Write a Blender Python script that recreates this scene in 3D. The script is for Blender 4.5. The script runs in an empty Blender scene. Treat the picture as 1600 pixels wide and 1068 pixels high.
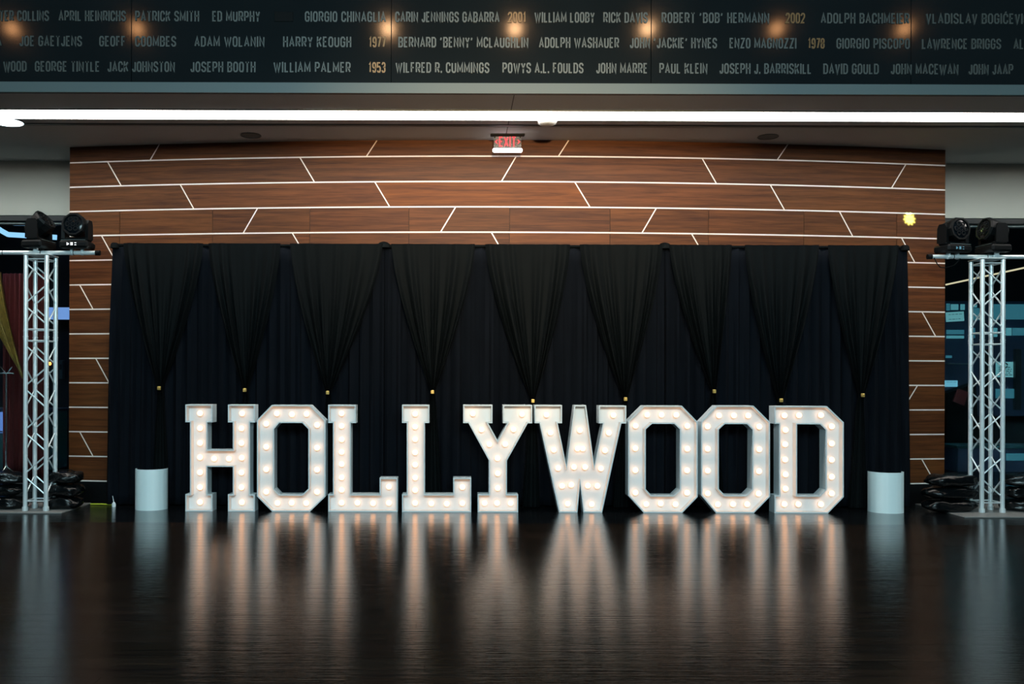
import bpy, math, random
from mathutils import Vector, Matrix
from mathutils.geometry import tessellate_polygon

random.seed(7)
C = bpy.context.scene.collection
sc = bpy.context.scene
PI = math.pi
F = 1438.0          # focal length in pixels of the 1600 wide frame
VX, VY = 712.0, 597.0
ROLL = 0.0031
EYE = 1.48

# ------------------------------------------------------------------ camera
cam_d = bpy.data.cameras.new('camera')
cam_d.sensor_width = 36.0
cam_d.lens = F / 1600 * 36
cam_d.shift_x = (800 - VX) / 1600
cam_d.shift_y = (VY - 534) / 1600
cam_d.clip_end = 200
cam = bpy.data.objects.new('camera', cam_d)
cam.matrix_world = Matrix.Translation((0, 0, EYE)) @ Matrix.Rotation(PI / 2, 4, 'X') @ Matrix.Rotation(ROLL, 4, 'Z')
C.objects.link(cam)
sc.camera = cam

# ------------------------------------------------------------------ world, lights, exposure
sc.view_settings.view_transform = 'Standard'
sc.view_settings.look = 'None'
sc.view_settings.gamma = 1
sc.view_settings.use_curve_mapping = False
sc.view_settings.exposure = 0.0

w = bpy.data.worlds.new('world')
sc.world = w
w.use_nodes = True
w.node_tree.nodes['Background'].inputs[0].default_value = (0.55, 0.8, 1.0, 1)
w.node_tree.nodes['Background'].inputs[1].default_value = 0.022


def area_light(name, loc, target, sx, sy, power, color):
    d = bpy.data.lights.new(name, 'AREA')
    d.shape = 'RECTANGLE'
    d.size, d.size_y = sx, sy
    d.energy = power
    d.color = color
    o = bpy.data.objects.new(name, d)
    o.location = loc
    o.rotation_euler = (Vector(target) - Vector(loc)).to_track_quat('-Z', 'Y').to_euler()
    C.objects.link(o)
    return o


area_light('hall_light', (0.6, -4.5, 6.0), (0.6, 10.5, 0.9), 9, 2.5, 1650, (0.62, 0.92, 1.0))


sd = bpy.data.lights.new('added_warm_wall_spot', 'SPOT')  # added spot with no fixture, warms and lifts the middle of the wood wall
sd.energy = 4600
sd.color = (1.0, 0.66, 0.34)
sd.spot_size = math.radians(32)
sd.spot_blend = 1.0
sd.shadow_soft_size = 0.15
so_ = bpy.data.objects.new('added_warm_wall_spot', sd)
so_.location = (0.7, -0.5, 4.0)
so_.rotation_euler = (Vector((0.75, 11.1, 3.45)) - Vector(so_.location)).to_track_quat('-Z', 'Y').to_euler()
C.objects.link(so_)


# ------------------------------------------------------------------ helpers
def unroll(px, py):
    u, v = px - VX, VY - py
    return u - v * ROLL, v + u * ROLL


def at(px, py, D):
    """world point seen at a place of the photograph at depth D in front of the camera"""
    u, v = unroll(px, py)
    return Vector((u * D / F, D, EYE + v * D / F))


class MB:
    def __init__(s):
        s.v, s.f = [], []

    def add(s, vs, fs, M=None):
        n = len(s.v)
        for p in vs:
            p = Vector(p)
            s.v.append(tuple(M @ p) if M is not None else tuple(p))
        s.f += [tuple(i + n for i in f) for f in fs]
        return s

    def box(s, c, size, M=None, ch=0.0):
        cx, cy, cz = c
        a, b, d = size[0] / 2, size[1] / 2, size[2] / 2
        if ch <= 0:
            vs = [(cx + i * a, cy + j * b, cz + k * d) for k in (-1, 1) for (i, j) in ((-1, -1), (1, -1), (1, 1), (-1, 1))]
            fs = [(3, 2, 1, 0), (4, 5, 6, 7), (0, 1, 5, 4), (1, 2, 6, 5), (2, 3, 7, 6), (3, 0, 4, 7)]
            return s.add(vs, fs, M)
        c_ = min(ch, a * .9, b * .9, d * .9)
        rings = []
        for (z, ins) in ((-d, c_), (-d + c_, 0), (d - c_, 0), (d, c_)):
            x, y = a - ins, b - ins
            r = [(-x + (c_ if ins == 0 else 0), -y), (x - (c_ if ins == 0 else 0), -y), (x, -y + (c_ if ins == 0 else 0)), (x, y - (c_ if ins == 0 else 0)),
                 (x - (c_ if ins == 0 else 0), y), (-x + (c_ if ins == 0 else 0), y), (-x, y - (c_ if ins == 0 else 0)), (-x, -y + (c_ if ins == 0 else 0))]
            rings.append([(cx + p[0], cy + p[1], cz + z) for p in r])
        vs = [p for r in rings for p in r]
        fs = [tuple(range(7, -1, -1)), tuple(range(24, 32))]
        for k in range(3):
            for i in range(8):
                j = (i + 1) % 8
                fs.append((k * 8 + i, k * 8 + j, k * 8 + 8 + j, k * 8 + 8 + i))
        return s.add(vs, fs, M)

    def cyl(s, p0, p1, r, n=12, r1=None, M=None):
        p0, p1 = Vector(p0), Vector(p1)
        r1 = r if r1 is None else r1
        q = (p1 - p0).to_track_quat('Z', 'Y').to_matrix()
        vs = []
        for (p, rr) in ((p0, r), (p1, r1)):
            for i in range(n):
                a = 2 * PI * i / n
                vs.append(p + q @ Vector((rr * math.cos(a), rr * math.sin(a), 0)))
        fs = [tuple(range(n - 1, -1, -1)), tuple(range(n, 2 * n))]
        fs += [(i, (i + 1) % n, n + (i + 1) % n, n + i) for i in range(n)]
        return s.add(vs, fs, M)

    def lathe(s, prof, n=24, M=None, cap=True):
        vs, fs = [], []
        for (r, z) in prof:
            for i in range(n):
                a = 2 * PI * i / n
                vs.append((r * math.cos(a), r * math.sin(a), z))
        for k in range(len(prof) - 1):
            for i in range(n):
                j = (i + 1) % n
                fs.append((k * n + i, k * n + j, (k + 1) * n + j, (k + 1) * n + i))
        if cap:
            fs.append(tuple(range(n - 1, -1, -1)))
            fs.append(tuple(range((len(prof) - 1) * n, len(prof) * n)))
        return s.add(vs, fs, M)

    def tube(s, pts, r, n=8):
        for a, b in zip(pts, pts[1:]):
            s.cyl(a, b, r, n)
        return s

    def build(s, name, mat, parent=None, smooth=False, loc=None):
        me = bpy.data.meshes.new(name)
        me.from_pydata(s.v, [], s.f)
        me.update()
        if mat is not None:
            me.materials.append(mat)
        if smooth:
            me.polygons.foreach_set('use_smooth', [True] * len(me.polygons))
            try:
                me.set_sharp_from_angle(angle=math.radians(40))
            except Exception:
                pass
        o = bpy.data.objects.new(name, me)
        C.objects.link(o)
        if loc is not None:
            o.location = loc
        if parent is not None:
            o.parent = parent
        return o


def tag(o, label=None, cat=None, group=None, kind=None):
    if label: o['label'] = label
    if cat: o['category'] = cat
    if group: o['group'] = group
    if kind: o['kind'] = kind
    return o


def empty(name, loc, rz=0.0):
    o = bpy.data.objects.new(name, None)
    o.location = loc
    o.rotation_euler = (0, 0, rz)
    o.empty_display_size = 0.1
    C.objects.link(o)
    return o


def share(src, name, parent, loc, rot=None):
    o = bpy.data.objects.new(name, src.data)
    o.location = loc
    if rot: o.rotation_euler = rot
    C.objects.link(o)
    o.parent = parent
    return o


def copy_tree(o, parent=None):
    c = o.copy()
    C.objects.link(c)
    c.parent = parent
    for ch in list(o.children):
        copy_tree(ch, c)
    return c


def rgb(h):
    """sRGB 0..255 to linear"""
    out = []
    for x in h:
        x = x / 255
        out.append(x / 12.92 if x < 0.04045 else ((x + 0.055) / 1.055) ** 2.4)
    return (*out, 1)


def mat(name, col, rough=0.5, metal=0.0, spec=0.5, emit=None, strength=0.0, noise=None, bump=None):
    m = bpy.data.materials.new(name)
    m.use_nodes = True
    nt = m.node_tree
    b = nt.nodes['Principled BSDF']
    b.inputs['Base Color'].default_value = col
    b.inputs['Roughness'].default_value = rough
    b.inputs['Metallic'].default_value = metal
    b.inputs['Specular IOR Level'].default_value = spec
    if emit is not None:
        b.inputs['Emission Color'].default_value = emit
        b.inputs['Emission Strength'].default_value = strength
    tc = nt.nodes.new('ShaderNodeTexCoord')
    if noise:
        sx, amt = noise
        mp = nt.nodes.new('ShaderNodeMapping')
        mp.inputs['Scale'].default_value = sx
        n = nt.nodes.new('ShaderNodeTexNoise')
        n.inputs['Scale'].default_value = 1
        n.inputs['Detail'].default_value = 4
        nt.links.new(tc.outputs['Object'], mp.inputs[0])
        nt.links.new(mp.outputs[0], n.inputs['Vector'])
        mx = nt.nodes.new('ShaderNodeMixRGB')
        mx.blend_type = 'MIX'
        mx.inputs[1].default_value = tuple(c * (1 - amt) for c in col[:3]) + (1,)
        mx.inputs[2].default_value = tuple(min(1, c * (1 + amt)) for c in col[:3]) + (1,)
        nt.links.new(n.outputs['Fac'], mx.inputs[0])
        nt.links.new(mx.outputs[0], b.inputs['Base Color'])
    if bump:
        sx, st, dist = bump
        mp = nt.nodes.new('ShaderNodeMapping')
        mp.inputs['Scale'].default_value = sx
        n = nt.nodes.new('ShaderNodeTexNoise')
        n.inputs['Scale'].default_value = 1
        n.inputs['Detail'].default_value = 3
        nt.links.new(tc.outputs['Object'], mp.inputs[0])
        nt.links.new(mp.outputs[0], n.inputs['Vector'])
        bp = nt.nodes.new('ShaderNodeBump')
        bp.inputs['Strength'].default_value = st
        bp.inputs['Distance'].default_value = dist
        nt.links.new(n.outputs['Fac'], bp.inputs['Height'])
        nt.links.new(bp.outputs[0], b.inputs['Normal'])
    return m


def emis(name, col, s):
    return mat(name, (0.02, 0.02, 0.02, 1), 0.6, emit=col, strength=s)


def wood_mat(name, dark, light, rough, grain, objcol=True, bump=0.05, spec=0.5, coat=0.0):
    """straight horizontal grain, tone of each piece from the object colour"""
    m = bpy.data.materials.new(name)
    m.use_nodes = True
    nt = m.node_tree
    L = nt.links.new
    b = nt.nodes['Principled BSDF']
    tc = nt.nodes.new('ShaderNodeTexCoord')
    oi = nt.nodes.new('ShaderNodeObjectInfo')
    mul = nt.nodes.new('ShaderNodeVectorMath'); mul.operation = 'SCALE'
    mul.inputs[0].default_value = (13, 7, 9)
    L(oi.outputs['Random'], mul.inputs['Scale'])
    add = nt.nodes.new('ShaderNodeVectorMath'); add.operation = 'ADD'
    L(tc.outputs['Object'], add.inputs[0]); L(mul.outputs[0], add.inputs[1])
    mp = nt.nodes.new('ShaderNodeMapping'); mp.inputs['Scale'].default_value = grain
    L(add.outputs[0], mp.inputs[0])
    n1 = nt.nodes.new('ShaderNodeTexNoise')
    n1.inputs['Scale'].default_value = 1; n1.inputs['Detail'].default_value = 8; n1.inputs['Roughness'].default_value = 0.62
    n1.inputs['Distortion'].default_value = 0.6
    L(mp.outputs[0], n1.inputs['Vector'])
    mp2 = nt.nodes.new('ShaderNodeMapping'); mp2.inputs['Scale'].default_value = tuple(g * 5 for g in grain)
    L(add.outputs[0], mp2.inputs[0])
    n2 = nt.nodes.new('ShaderNodeTexNoise')
    n2.inputs['Scale'].default_value = 1; n2.inputs['Detail'].default_value = 5
    L(mp2.outputs[0], n2.inputs['Vector'])
    mm = nt.nodes.new('ShaderNodeMath'); mm.operation = 'MULTIPLY_ADD'
    L(n2.outputs['Fac'], mm.inputs[0]); mm.inputs[1].default_value = 0.35; L(n1.outputs['Fac'], mm.inputs[2])
    cr = nt.nodes.new('ShaderNodeValToRGB')
    cr.color_ramp.elements[0].position = 0.48; cr.color_ramp.elements[0].color = dark
    cr.color_ramp.elements[1].position = 0.86; cr.color_ramp.elements[1].color = light
    L(mm.outputs[0], cr.inputs[0])
    out = cr.outputs[0]
    if objcol:
        mx = nt.nodes.new('ShaderNodeMixRGB'); mx.blend_type = 'MULTIPLY'; mx.inputs[0].default_value = 1
        L(out, mx.inputs[1]); L(oi.outputs['Color'], mx.inputs[2])
        out = mx.outputs[0]
    L(out, b.inputs['Base Color'])
    b.inputs['Roughness'].default_value = rough
    b.inputs['Specular IOR Level'].default_value = spec
    b.inputs['Coat Weight'].default_value = coat
    b.inputs['Coat Roughness'].default_value = rough * .8
    bp = nt.nodes.new('ShaderNodeBump'); bp.inputs['Strength'].default_value = bump; bp.inputs['Distance'].default_value = 0.004
    L(mm.outputs[0], bp.inputs['Height']); L(bp.outputs[0], b.inputs['Normal'])
    return m


M = {}
M['wood'] = wood_mat('walnut_panel', (0.043, 0.0115, 0.0028, 1), (0.125, 0.041, 0.0105, 1), 0.55, (0.9, 0.9, 22), spec=0.2)
M['plank'] = wood_mat('dark_floor_plank', (0.0032, 0.0028, 0.0028, 1), (0.021, 0.0135, 0.0094, 1), 0.14, (1.6, 38, 3), bump=0.24, spec=0.17)
M['black_floor'] = mat('black_gloss_floor', (0.004, 0.005, 0.006, 1), 0.08, spec=0.4, bump=((3, 90, 2), 0.6, 0.0035))
M['core'] = mat('wall_core', (0.02, 0.009, 0.005, 1), 0.7)
M['inlay'] = mat('pale_inlay', (0.78, 0.68, 0.62, 1), 0.35, noise=((3, 3, 3), 0.05))
M['ceiling'] = mat('ceiling_paint', (0.56, 0.585, 0.58, 1), 0.8, noise=((.6, .6, .6), 0.12))
M['seam'] = mat('dark_seam', (0.01, 0.01, 0.01, 1), 0.7)
M['ledge'] = mat('ledge_metal', (0.085, 0.115, 0.12, 1), 0.5, noise=((.8, .8, .8), 0.1))
M['fascia'] = mat('slate_fascia', (0.0075, 0.0105, 0.012, 1), 0.10, spec=0.6, noise=((1.5, 1.5, 1.5), 0.2))
M['letters'] = mat('brushed_grey_lettering', (0.078, 0.086, 0.082, 1), 0.45, 0.3, noise=((2, 2, 2), 0.25))
M['gold_text'] = mat('bronze_numerals', (0.20, 0.11, 0.045, 1), 0.4, 0.4)
M['dark_text'] = mat('dark_numerals', (0.002, 0.003, 0.0035, 1), 0.6, spec=0.1)
M['bulkhead'] = mat('grey_bulkhead', (0.50, 0.475, 0.41, 1), 0.8, noise=((2, 2, 2), 0.06))
M['frame'] = mat('dark_window_frame', (0.018, 0.022, 0.024, 1), 0.45)
M['frame_edge'] = mat('grey_frame_edge', (0.10, 0.13, 0.13, 1), 0.4)
M['curtain'] = mat('black_drape', (0.0015, 0.0027, 0.0031, 1), 0.7, spec=0.07, noise=((4, 4, 4), 0.3))
M['curtain_back'] = mat('blue_black_drape', (0.0022, 0.0036, 0.0062, 1), 0.9, spec=0.1, noise=((3, 3, 3), 0.35))
M['gold'] = mat('gold_clip', (0.75, 0.50, 0.14, 1), 0.3, 0.6)
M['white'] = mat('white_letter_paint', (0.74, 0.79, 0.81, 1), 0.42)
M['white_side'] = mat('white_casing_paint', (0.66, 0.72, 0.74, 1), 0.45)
M['bulb'] = emis('warm_bulb', (1.0, 0.50, 0.26, 1), 4.2)
M['socket'] = mat('bulb_socket', (0.5, 0.42, 0.36, 1), 0.4)
M['alu'] = mat('aluminium', (0.74, 0.82, 0.84, 1), 0.32, 0.4, noise=((8, 8, 8), 0.12))
M['steel_plate'] = mat('painted_base_plate', (0.17, 0.175, 0.17, 1), 0.5, 0.0, noise=((5, 5, 5), 0.15))
M['black'] = mat('black_plastic', (0.003, 0.004, 0.0045, 1), 0.5, spec=0.12)
M['black_gloss'] = mat('black_lens', (0.003, 0.005, 0.007, 1), 0.15, spec=0.3)
M['bag'] = mat('black_vinyl', (0.002, 0.003, 0.0035, 1), 0.24, spec=0.4, bump=((14, 14, 30), 0.5, 0.02))
M['pedestal'] = mat('white_column_sheet', (0.72, 0.86, 0.88, 1), 0.4, noise=((25, 1, 0.1), 0.05))
M['led'] = emis('led_diffuser', (1.0, 0.93, 0.86, 1), 17.0)
M['cool_lamp'] = emis('cool_lamp', (0.75, 0.92, 1.0, 1), 7.0)
M['hall_lamp'] = emis('warm_hall_lamp', (1.0, 0.55, 0.26, 1), 52.0)
M['hall_lamp_dim'] = emis('dimmed_hall_lamp', (1.0, 0.46, 0.18, 1), 20.0)
M['blue_glow'] = emis('pale_blue_light', (0.36, 0.66, 1.0, 1), 1.15)
M['blue_screen'] = emis('blue_screen', (0.13, 0.24, 0.62, 1), 0.9)
M['sign_red'] = emis('red_sign_letters', (1.0, 0.05, 0.07, 1), 1.6)
M['sign_white'] = emis('white_sign_lamp', (0.92, 0.97, 1.0, 1), 3.5)
M['amber'] = emis('amber_lamp', (1.0, 0.35, 0.08, 1), 3)
M['teal_pane'] = emis('teal_lit_window', (0.028, 0.125, 0.165, 1), 1.0)
M['teal_pane_lit'] = emis('bright_teal_window', (0.07, 0.24, 0.28, 1), 1.0)
M['paper'] = emis('glowing_paper_sign', (0.13, 0.34, 0.37, 1), 0.9)  # notice sheet glows by its own emission
M['sky_text'] = emis('glowing_blue_sign', (0.16, 0.44, 0.58, 1), 0.9)  # emissive blue, for the sign strip and a stage light display
M['warm_line'] = emis('warm_line_light', (1.0, 0.78, 0.5, 1), 0.85)
M['red_cloth'] = mat('dark_red_velvet', (0.12, 0.009, 0.010, 1), 0.85, noise=((14, 14, 1.5), 0.7))
M['gold_cloth'] = mat('gold_cloth', (0.30, 0.19, 0.045, 1), 0.45, 0.2, noise=((60, 30, 6), 0.85))  # strong colour streaks stand in for the shading between the pleats
M['dark_wall'] = mat('dark_far_wall', (0.012, 0.014, 0.018, 1), 0.7)
M['navy'] = mat('navy_far_panel', (0.03, 0.045, 0.09, 1), 0.5)
M['teal_table'] = mat('teal_counter', (0.04, 0.12, 0.14, 1), 0.35)
M['chrome'] = mat('chrome', (0.5, 0.55, 0.6, 1), 0.2, 0.8)
M['yellow_cable'] = mat('yellow_green_cable', (0.45, 0.50, 0.03, 1), 0.5)
M['red_item'] = mat('dark_red_item', (0.12, 0.01, 0.012, 1), 0.6)
gm = bpy.data.materials.new('window_glass')
gm.use_nodes = True
gb = gm.node_tree.nodes['Principled BSDF']
gb.inputs['Base Color'].default_value = (0.75, 0.9, 0.92, 1)
gb.inputs['Transmission Weight'].default_value = 1
gb.inputs['Roughness'].default_value = 0.0
gb.inputs['IOR'].default_value = 1.05
gb.inputs['Specular IOR Level'].default_value = 0.3
M['glass'] = gm
am = bpy.data.materials.new('clear_acrylic')
am.use_nodes = True
ab = am.node_tree.nodes['Principled BSDF']
ab.inputs['Base Color'].default_value = (0.9, 0.95, 0.95, 1)
ab.inputs['Transmission Weight'].default_value = 0.9
ab.inputs['Roughness'].default_value = 0.15
ab.inputs['IOR'].default_value = 1.2
M['acrylic'] = am

# ------------------------------------------------------------------ structure: floor
floor = MB().box((1.0, 7.5, -0.05), (26, 23, 0.1)).build('floor', M['black_floor'])
tag(floor, kind='structure')
EDGE = 9.59
PW, PL = 0.152, 1.22
rows = int((EDGE - 3.9) / PW)
far_stuff = MB()
pm = MB().box((0, 0, 0.006), (PL - 0.0012, PW - 0.0022, 0.012)).build('plank', M['plank'], floor)
pm.location = (0, 0, -5)
first = True
count = 0
cells = []
for r in range(rows + 26):
    yc = EDGE - PW / 2 - r * PW
    off = random.uniform(0, PL)
    for k in range(-8, 10):
        xc = k * PL + off
        lo, hi = -0.495 * yc - 0.55, 0.62 * yc + 0.55
        vis = (lo < xc < hi) and yc > 4.25
        if -7.4 < xc < 8.8:
            cells.append((vis, xc, yc))
vis_cells = [c for c in cells if c[0]]
vis_cells.sort(key=lambda c: c[2])
shown = set((c[1], c[2]) for c in vis_cells[:298])
for (vis, xc, yc) in cells:
    if (xc, yc) in shown:
        if first:
            o = pm; o.location = (xc, yc, 0); first = False
        else:
            o = share(pm, 'plank', floor, (xc, yc, 0))
        t = random.uniform(0.75, 1.2)
        o.color = (t * random.uniform(.95, 1.08), t, t * random.uniform(.9, 1.02), 1)
    else:
        far_stuff.box((xc, yc, 0.006), (PL - 0.0012, PW - 0.0022, 0.012))
so = far_stuff.build('plank_field', M['plank'], floor)
tag(so, kind='stuff')

# ------------------------------------------------------------------ structure: curved wood wall
XC, HW, YC0, SAG = 0.64, 5.47, 11.09, 0.41
R_ = (HW * HW + SAG * SAG) / (2 * SAG)


def wy(x):
    return YC0 + R_ - math.sqrt(R_ * R_ - (x - XC) ** 2)


def wall_xz(px, py):
    Y = 11.2
    for _ in range(12):
        p = at(px, py, Y)
        Y = wy(max(-4.9, min(6.2, p.x)))
    return p.x, p.z


XL, XR = XC - HW, XC + HW
CEIL = 4.40
ZL = [4.205 - 0.305 * k for k in range(14)]


def arc_slab(mb, x0, x1, z0, z1, yo0, yo1, step=0.45, slant=0.0):
    """slab following the curve; x at the top is shifted by slant"""
    n = max(1, int((x1 - x0) / step))
    vs = []
    for i in range(n + 1):
        x = x0 + (x1 - x0) * i / n
        for (yo, z) in ((yo0, z0), (yo0, z1), (yo1, z1), (yo1, z0)):
            vs.append((x, wy(x) + yo, z))
    fs = [(0, 1, 2, 3), (n * 4 + 3, n * 4 + 2, n * 4 + 1, n * 4)]
    for i in range(n):
        a = i * 4
        for k in range(4):
            j = (k + 1) % 4
            fs.append((a + k, a + 4 + k, a + 4 + j, a + j))
    mb.add(vs, fs)


core = MB()
arc_slab(core, XL + 0.003, XR - 0.003, 0, CEIL, 0.016, 0.16)
wall_back = core.build('wall_back', M['core'])
tag(wall_back, kind='structure')
ret = MB().box((XL + 0.03, 11.95, CEIL / 2), (0.06, 0.62, CEIL)).build('end_return', M['core'], wall_back)
ret2 = MB().box((XR - 0.03, 11.95, CEIL / 2), (0.06, 0.62, CEIL)).build('end_return', M['core'], wall_back)

# diagonal joints: row -> list of (top x px, bottom x px, y px of the middle)
DI = {0: [(249, 235, 235), (589, 573, 231), (888.5, 873, 231), (1231, 1215, 238)],
      1: [(168.5, 189, 272), (469, 491, 266), (806, 784, 266), (1097.5, 1119, 268), (1415, 1393.5, 275)],
      2: [(282, 302.5, 308), (586, 608.5, 304), (898.5, 921.5, 304), (1204, 1225.5, 309)],
      3: [(402, 380.5, 345), (711.5, 689, 343), (1025, 1003.5, 344), (1312, 1332, 351)],
      4: [(159, 179, 387), (457, 479, 382), (768, 790, 382), (1081, 1103, 383), (1409, 1429, 393)],
      6: [(125, 145, 464)],
      7: [(1441, 1461.5, 508)],
      9: [(150, 170, 578)],
      10: [(1433, 1411, 622)],
      12: [(125, 145, 692)],
      13: [(1440.5, 1461, 736)]}
SEAM = [187, 332, 484, 639, 796, 953, 1107, 1256, 1401]
seam_x = [wall_xz(s, 360)[0] for s in SEAM]
LEFT_LIM, RIGHT_LIM = seam_x[0], seam_x[-1]
G = 0.0078      # half width of the inlay


def panel(xa_t, xa_b, xb_t, xb_b, z0, z1, tone):
    n = max(1, int(max(xb_t, xb_b) - min(xa_t, xa_b)) * 2)
    vs = []
    for i in range(n + 1):
        t = i / n
        xt = xa_t + (xb_t - xa_t) * t
        xb = xa_b + (xb_b - xa_b) * t
        vs += [(xb, wy(xb), z0), (xt, wy(xt), z1), (xt, wy(xt) + 0.016, z1), (xb, wy(xb) + 0.016, z0)]
    fs = [(0, 1, 2, 3), (n * 4 + 3, n * 4 + 2, n * 4 + 1, n * 4)]
    for i in range(n):
        a = i * 4
        for k in range(4):
            j = (k + 1) % 4
            fs.append((a + k, a + 4 + k, a + 4 + j, a + j))
    o = MB().add(vs, fs).build('wood_panel', M['wood'], wall_back)
    o.color = tone
    return o


TONES = {(2, 2): (1.35, 1.2, 0.75, 1), (2, 1): (1.12, 1.05, 1, 1), (2, 3): (1.05, 1.0, 0.98, 1)}
inl = 0
for row in range(14):
    z1 = (CEIL if row == 0 else ZL[row - 1] - G)
    z0 = ZL[row] + G
    cuts = []      # (x_top, x_bottom, gap)
    for (xt, xb, ym) in DI.get(row, []):
        ta = wall_xz(xt, ym)[0]; tb = wall_xz(xb, ym)[0]
        cuts.append((ta, tb, G))
    if row >= 3:
        for s in seam_x:
            cuts.append((s, s, 0.003))
    cuts.sort(key=lambda c: c[0] + c[1])
    ends = [(XL, XL, 0)] + cuts + [(XR, XR, 0)]
    for i in range(len(ends) - 1):
        a, b = ends[i], ends[i + 1]
        mid = (a[0] + a[1] + b[0] + b[1]) / 4
        if row >= 6 and LEFT_LIM < mid < RIGHT_LIM:
            continue
        t = random.uniform(0.86, 1.1)
        tone = TONES.get((row, i), (t, t * random.uniform(.96, 1.02), t * random.uniform(.9, 1.02), 1))
        panel(a[0] + a[2], a[1] + a[2], b[0] - b[2], b[1] - b[2], z0, z1, tone)
    # inlays
    if row < 6:
        segs = [(XL, XR)]
    else:
        segs = [(XL, LEFT_LIM + .1), (RIGHT_LIM - .1, XR)]
    for (a, b) in segs:
        m_ = MB()
        arc_slab(m_, a, b, ZL[row] - G, ZL[row] + G, -0.001, 0.015)
        m_.build('inlay_strip', M['inlay'], wall_back)
    for (ta, tb, g) in [c for c in cuts if c[2] == G]:
        vs = []
        for (x, z) in ((tb, z0), (ta, z1)):
            for (dx, yo) in ((-G, -0.001), (G, -0.001), (G, 0.015), (-G, 0.015)):
                vs.append((x + dx, wy(x + dx) + yo, z))
        MB().add(vs, [(3, 2, 1, 0), (4, 5, 6, 7), (0, 1, 5, 4), (1, 2, 6, 5), (2, 3, 7, 6), (3, 0, 4, 7)]).build('inlay_strip', M['inlay'], wall_back)
bb = MB()
arc_slab(bb, XL, XR, 0, ZL[13] - G, -0.004, 0.016)
tag(bb.build('baseboard_back', M['black']), kind='structure')

# ------------------------------------------------------------------ structure: ceiling, ledge, fascia, bulkheads
FY = 9.36
ceil = MB()
x0c, x1c = -8.5, 10.5
slotA, slotB = 10.42, 10.52
for (a, b) in ((FY, slotA), (slotB, 12.3)):
    ceil.box(((x0c + x1c) / 2, (a + b) / 2, CEIL + 0.05), (x1c - x0c, b - a, 0.1))
ceiling = ceil.build('ceiling', M['ceiling'])
tag(ceiling, kind='structure')
MB().box(((x0c + x1c) / 2, (slotA + slotB) / 2, CEIL + 0.07), (x1c - x0c, slotB - slotA, 0.06)).build('slot_recess', M['seam'], ceiling)
MB().box(((x0c + x1c) / 2, (slotA + slotB) / 2, CEIL + 0.006), (x1c - x0c, 0.034, 0.02)).build('slot_rail', M['frame_edge'], ceiling)
# joint between two ceiling boards
MB().box((0.585, (FY + slotA) / 2, CEIL - 0.0005), (0.008, slotA - FY, 0.003)).build('board_joint', M['seam'], ceiling)
MB().box((0.585, (slotB + 11.09) / 2, CEIL - 0.0005), (0.008, 11.08 - slotB, 0.003)).build('board_joint', M['seam'], ceiling)

ledge = MB().box(((x0c + x1c) / 2, FY - 0.03, CEIL + 0.052), (x1c - x0c, 0.054, 0.104)).build('trim_1', M['ledge'])
tag(ledge, kind='structure')

wall_upper = MB().box(((x0c + x1c) / 2, FY + 0.13, 5.45), (x1c - x0c, 0.1, 1.9)).build('wall_upper', M['seam'])
tag(wall_upper, kind='structure')
fpx = [at(204, 60, FY).x - 2.65, at(204, 60, FY).x, at(611, 60, FY).x, at(1018, 60, FY).x, at(1425, 60, FY).x, at(1425, 60, FY).x + 2.65]
xs_ = [x0c] + fpx[1:5] + [x1c]
xs_ = [at(204, 60, FY).x + 2.65 * (k - 3) for k in range(0, 8)]
for k in range(7):
    a, b = xs_[k], xs_[k + 1]
    MB().box(((a + b) / 2, FY + 0.05, 5.45), (b - a - 0.005, 0.05, 1.896), ch=0.002).build('fascia_panel', M['fascia'], wall_upper)
FACE = FY + 0.025

# far hall walls behind the curved wall
for (nm, xa, xb) in (('wall_left', -10.0, XL), ('wall_right', XR, 12.5)):
    o = MB().box(((xa + xb) / 2, 12.3, (3.68 + CEIL) / 2), (xb - xa, 0.16, CEIL - 3.68)).build(nm, M['bulkhead'])
    tag(o, kind='structure')

# ------------------------------------------------------------------ glazing either side
def glazing(nm, xa, xb, mull):
    W = empty(nm, ((xa + xb) / 2, 12.3, 0))
    tag(W, kind='structure')
    cx = (xa + xb) / 2
    def bx(name, x, y, z, sx, sy, sz, m):
        return MB().box((x - cx, y - 12.3, z), (sx, sy, sz), ch=0.004).build(name, m, W)
    bx('head_rail', cx, 12.3, 3.645, xb - xa, 0.12, 0.07, M['frame'])
    bx('transom', cx, 12.29, 3.575, xb - xa, 0.10, 0.022, M['frame_edge'])
    bx('bottom_rail', cx, 12.3, 0.06, xb - xa, 0.08, 0.12, M['frame'])
    xs = [xa + .03] + mull + [xb - .03]
    for x in xs:
        bx('mullion', x, 12.3, 1.84, 0.05, 0.07, 3.44, M['frame'])
    for a, b in zip(xs, xs[1:]):
        bx('pane', (a + b) / 2, 12.3, 1.84, b - a - .05, 0.008, 3.44, M['glass'])
    return W


glazing('window_1', -9.5, XL - 0.02, [-6.6])
glazing('window_2', XR + 0.02, 12.0, [8.05])

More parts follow.
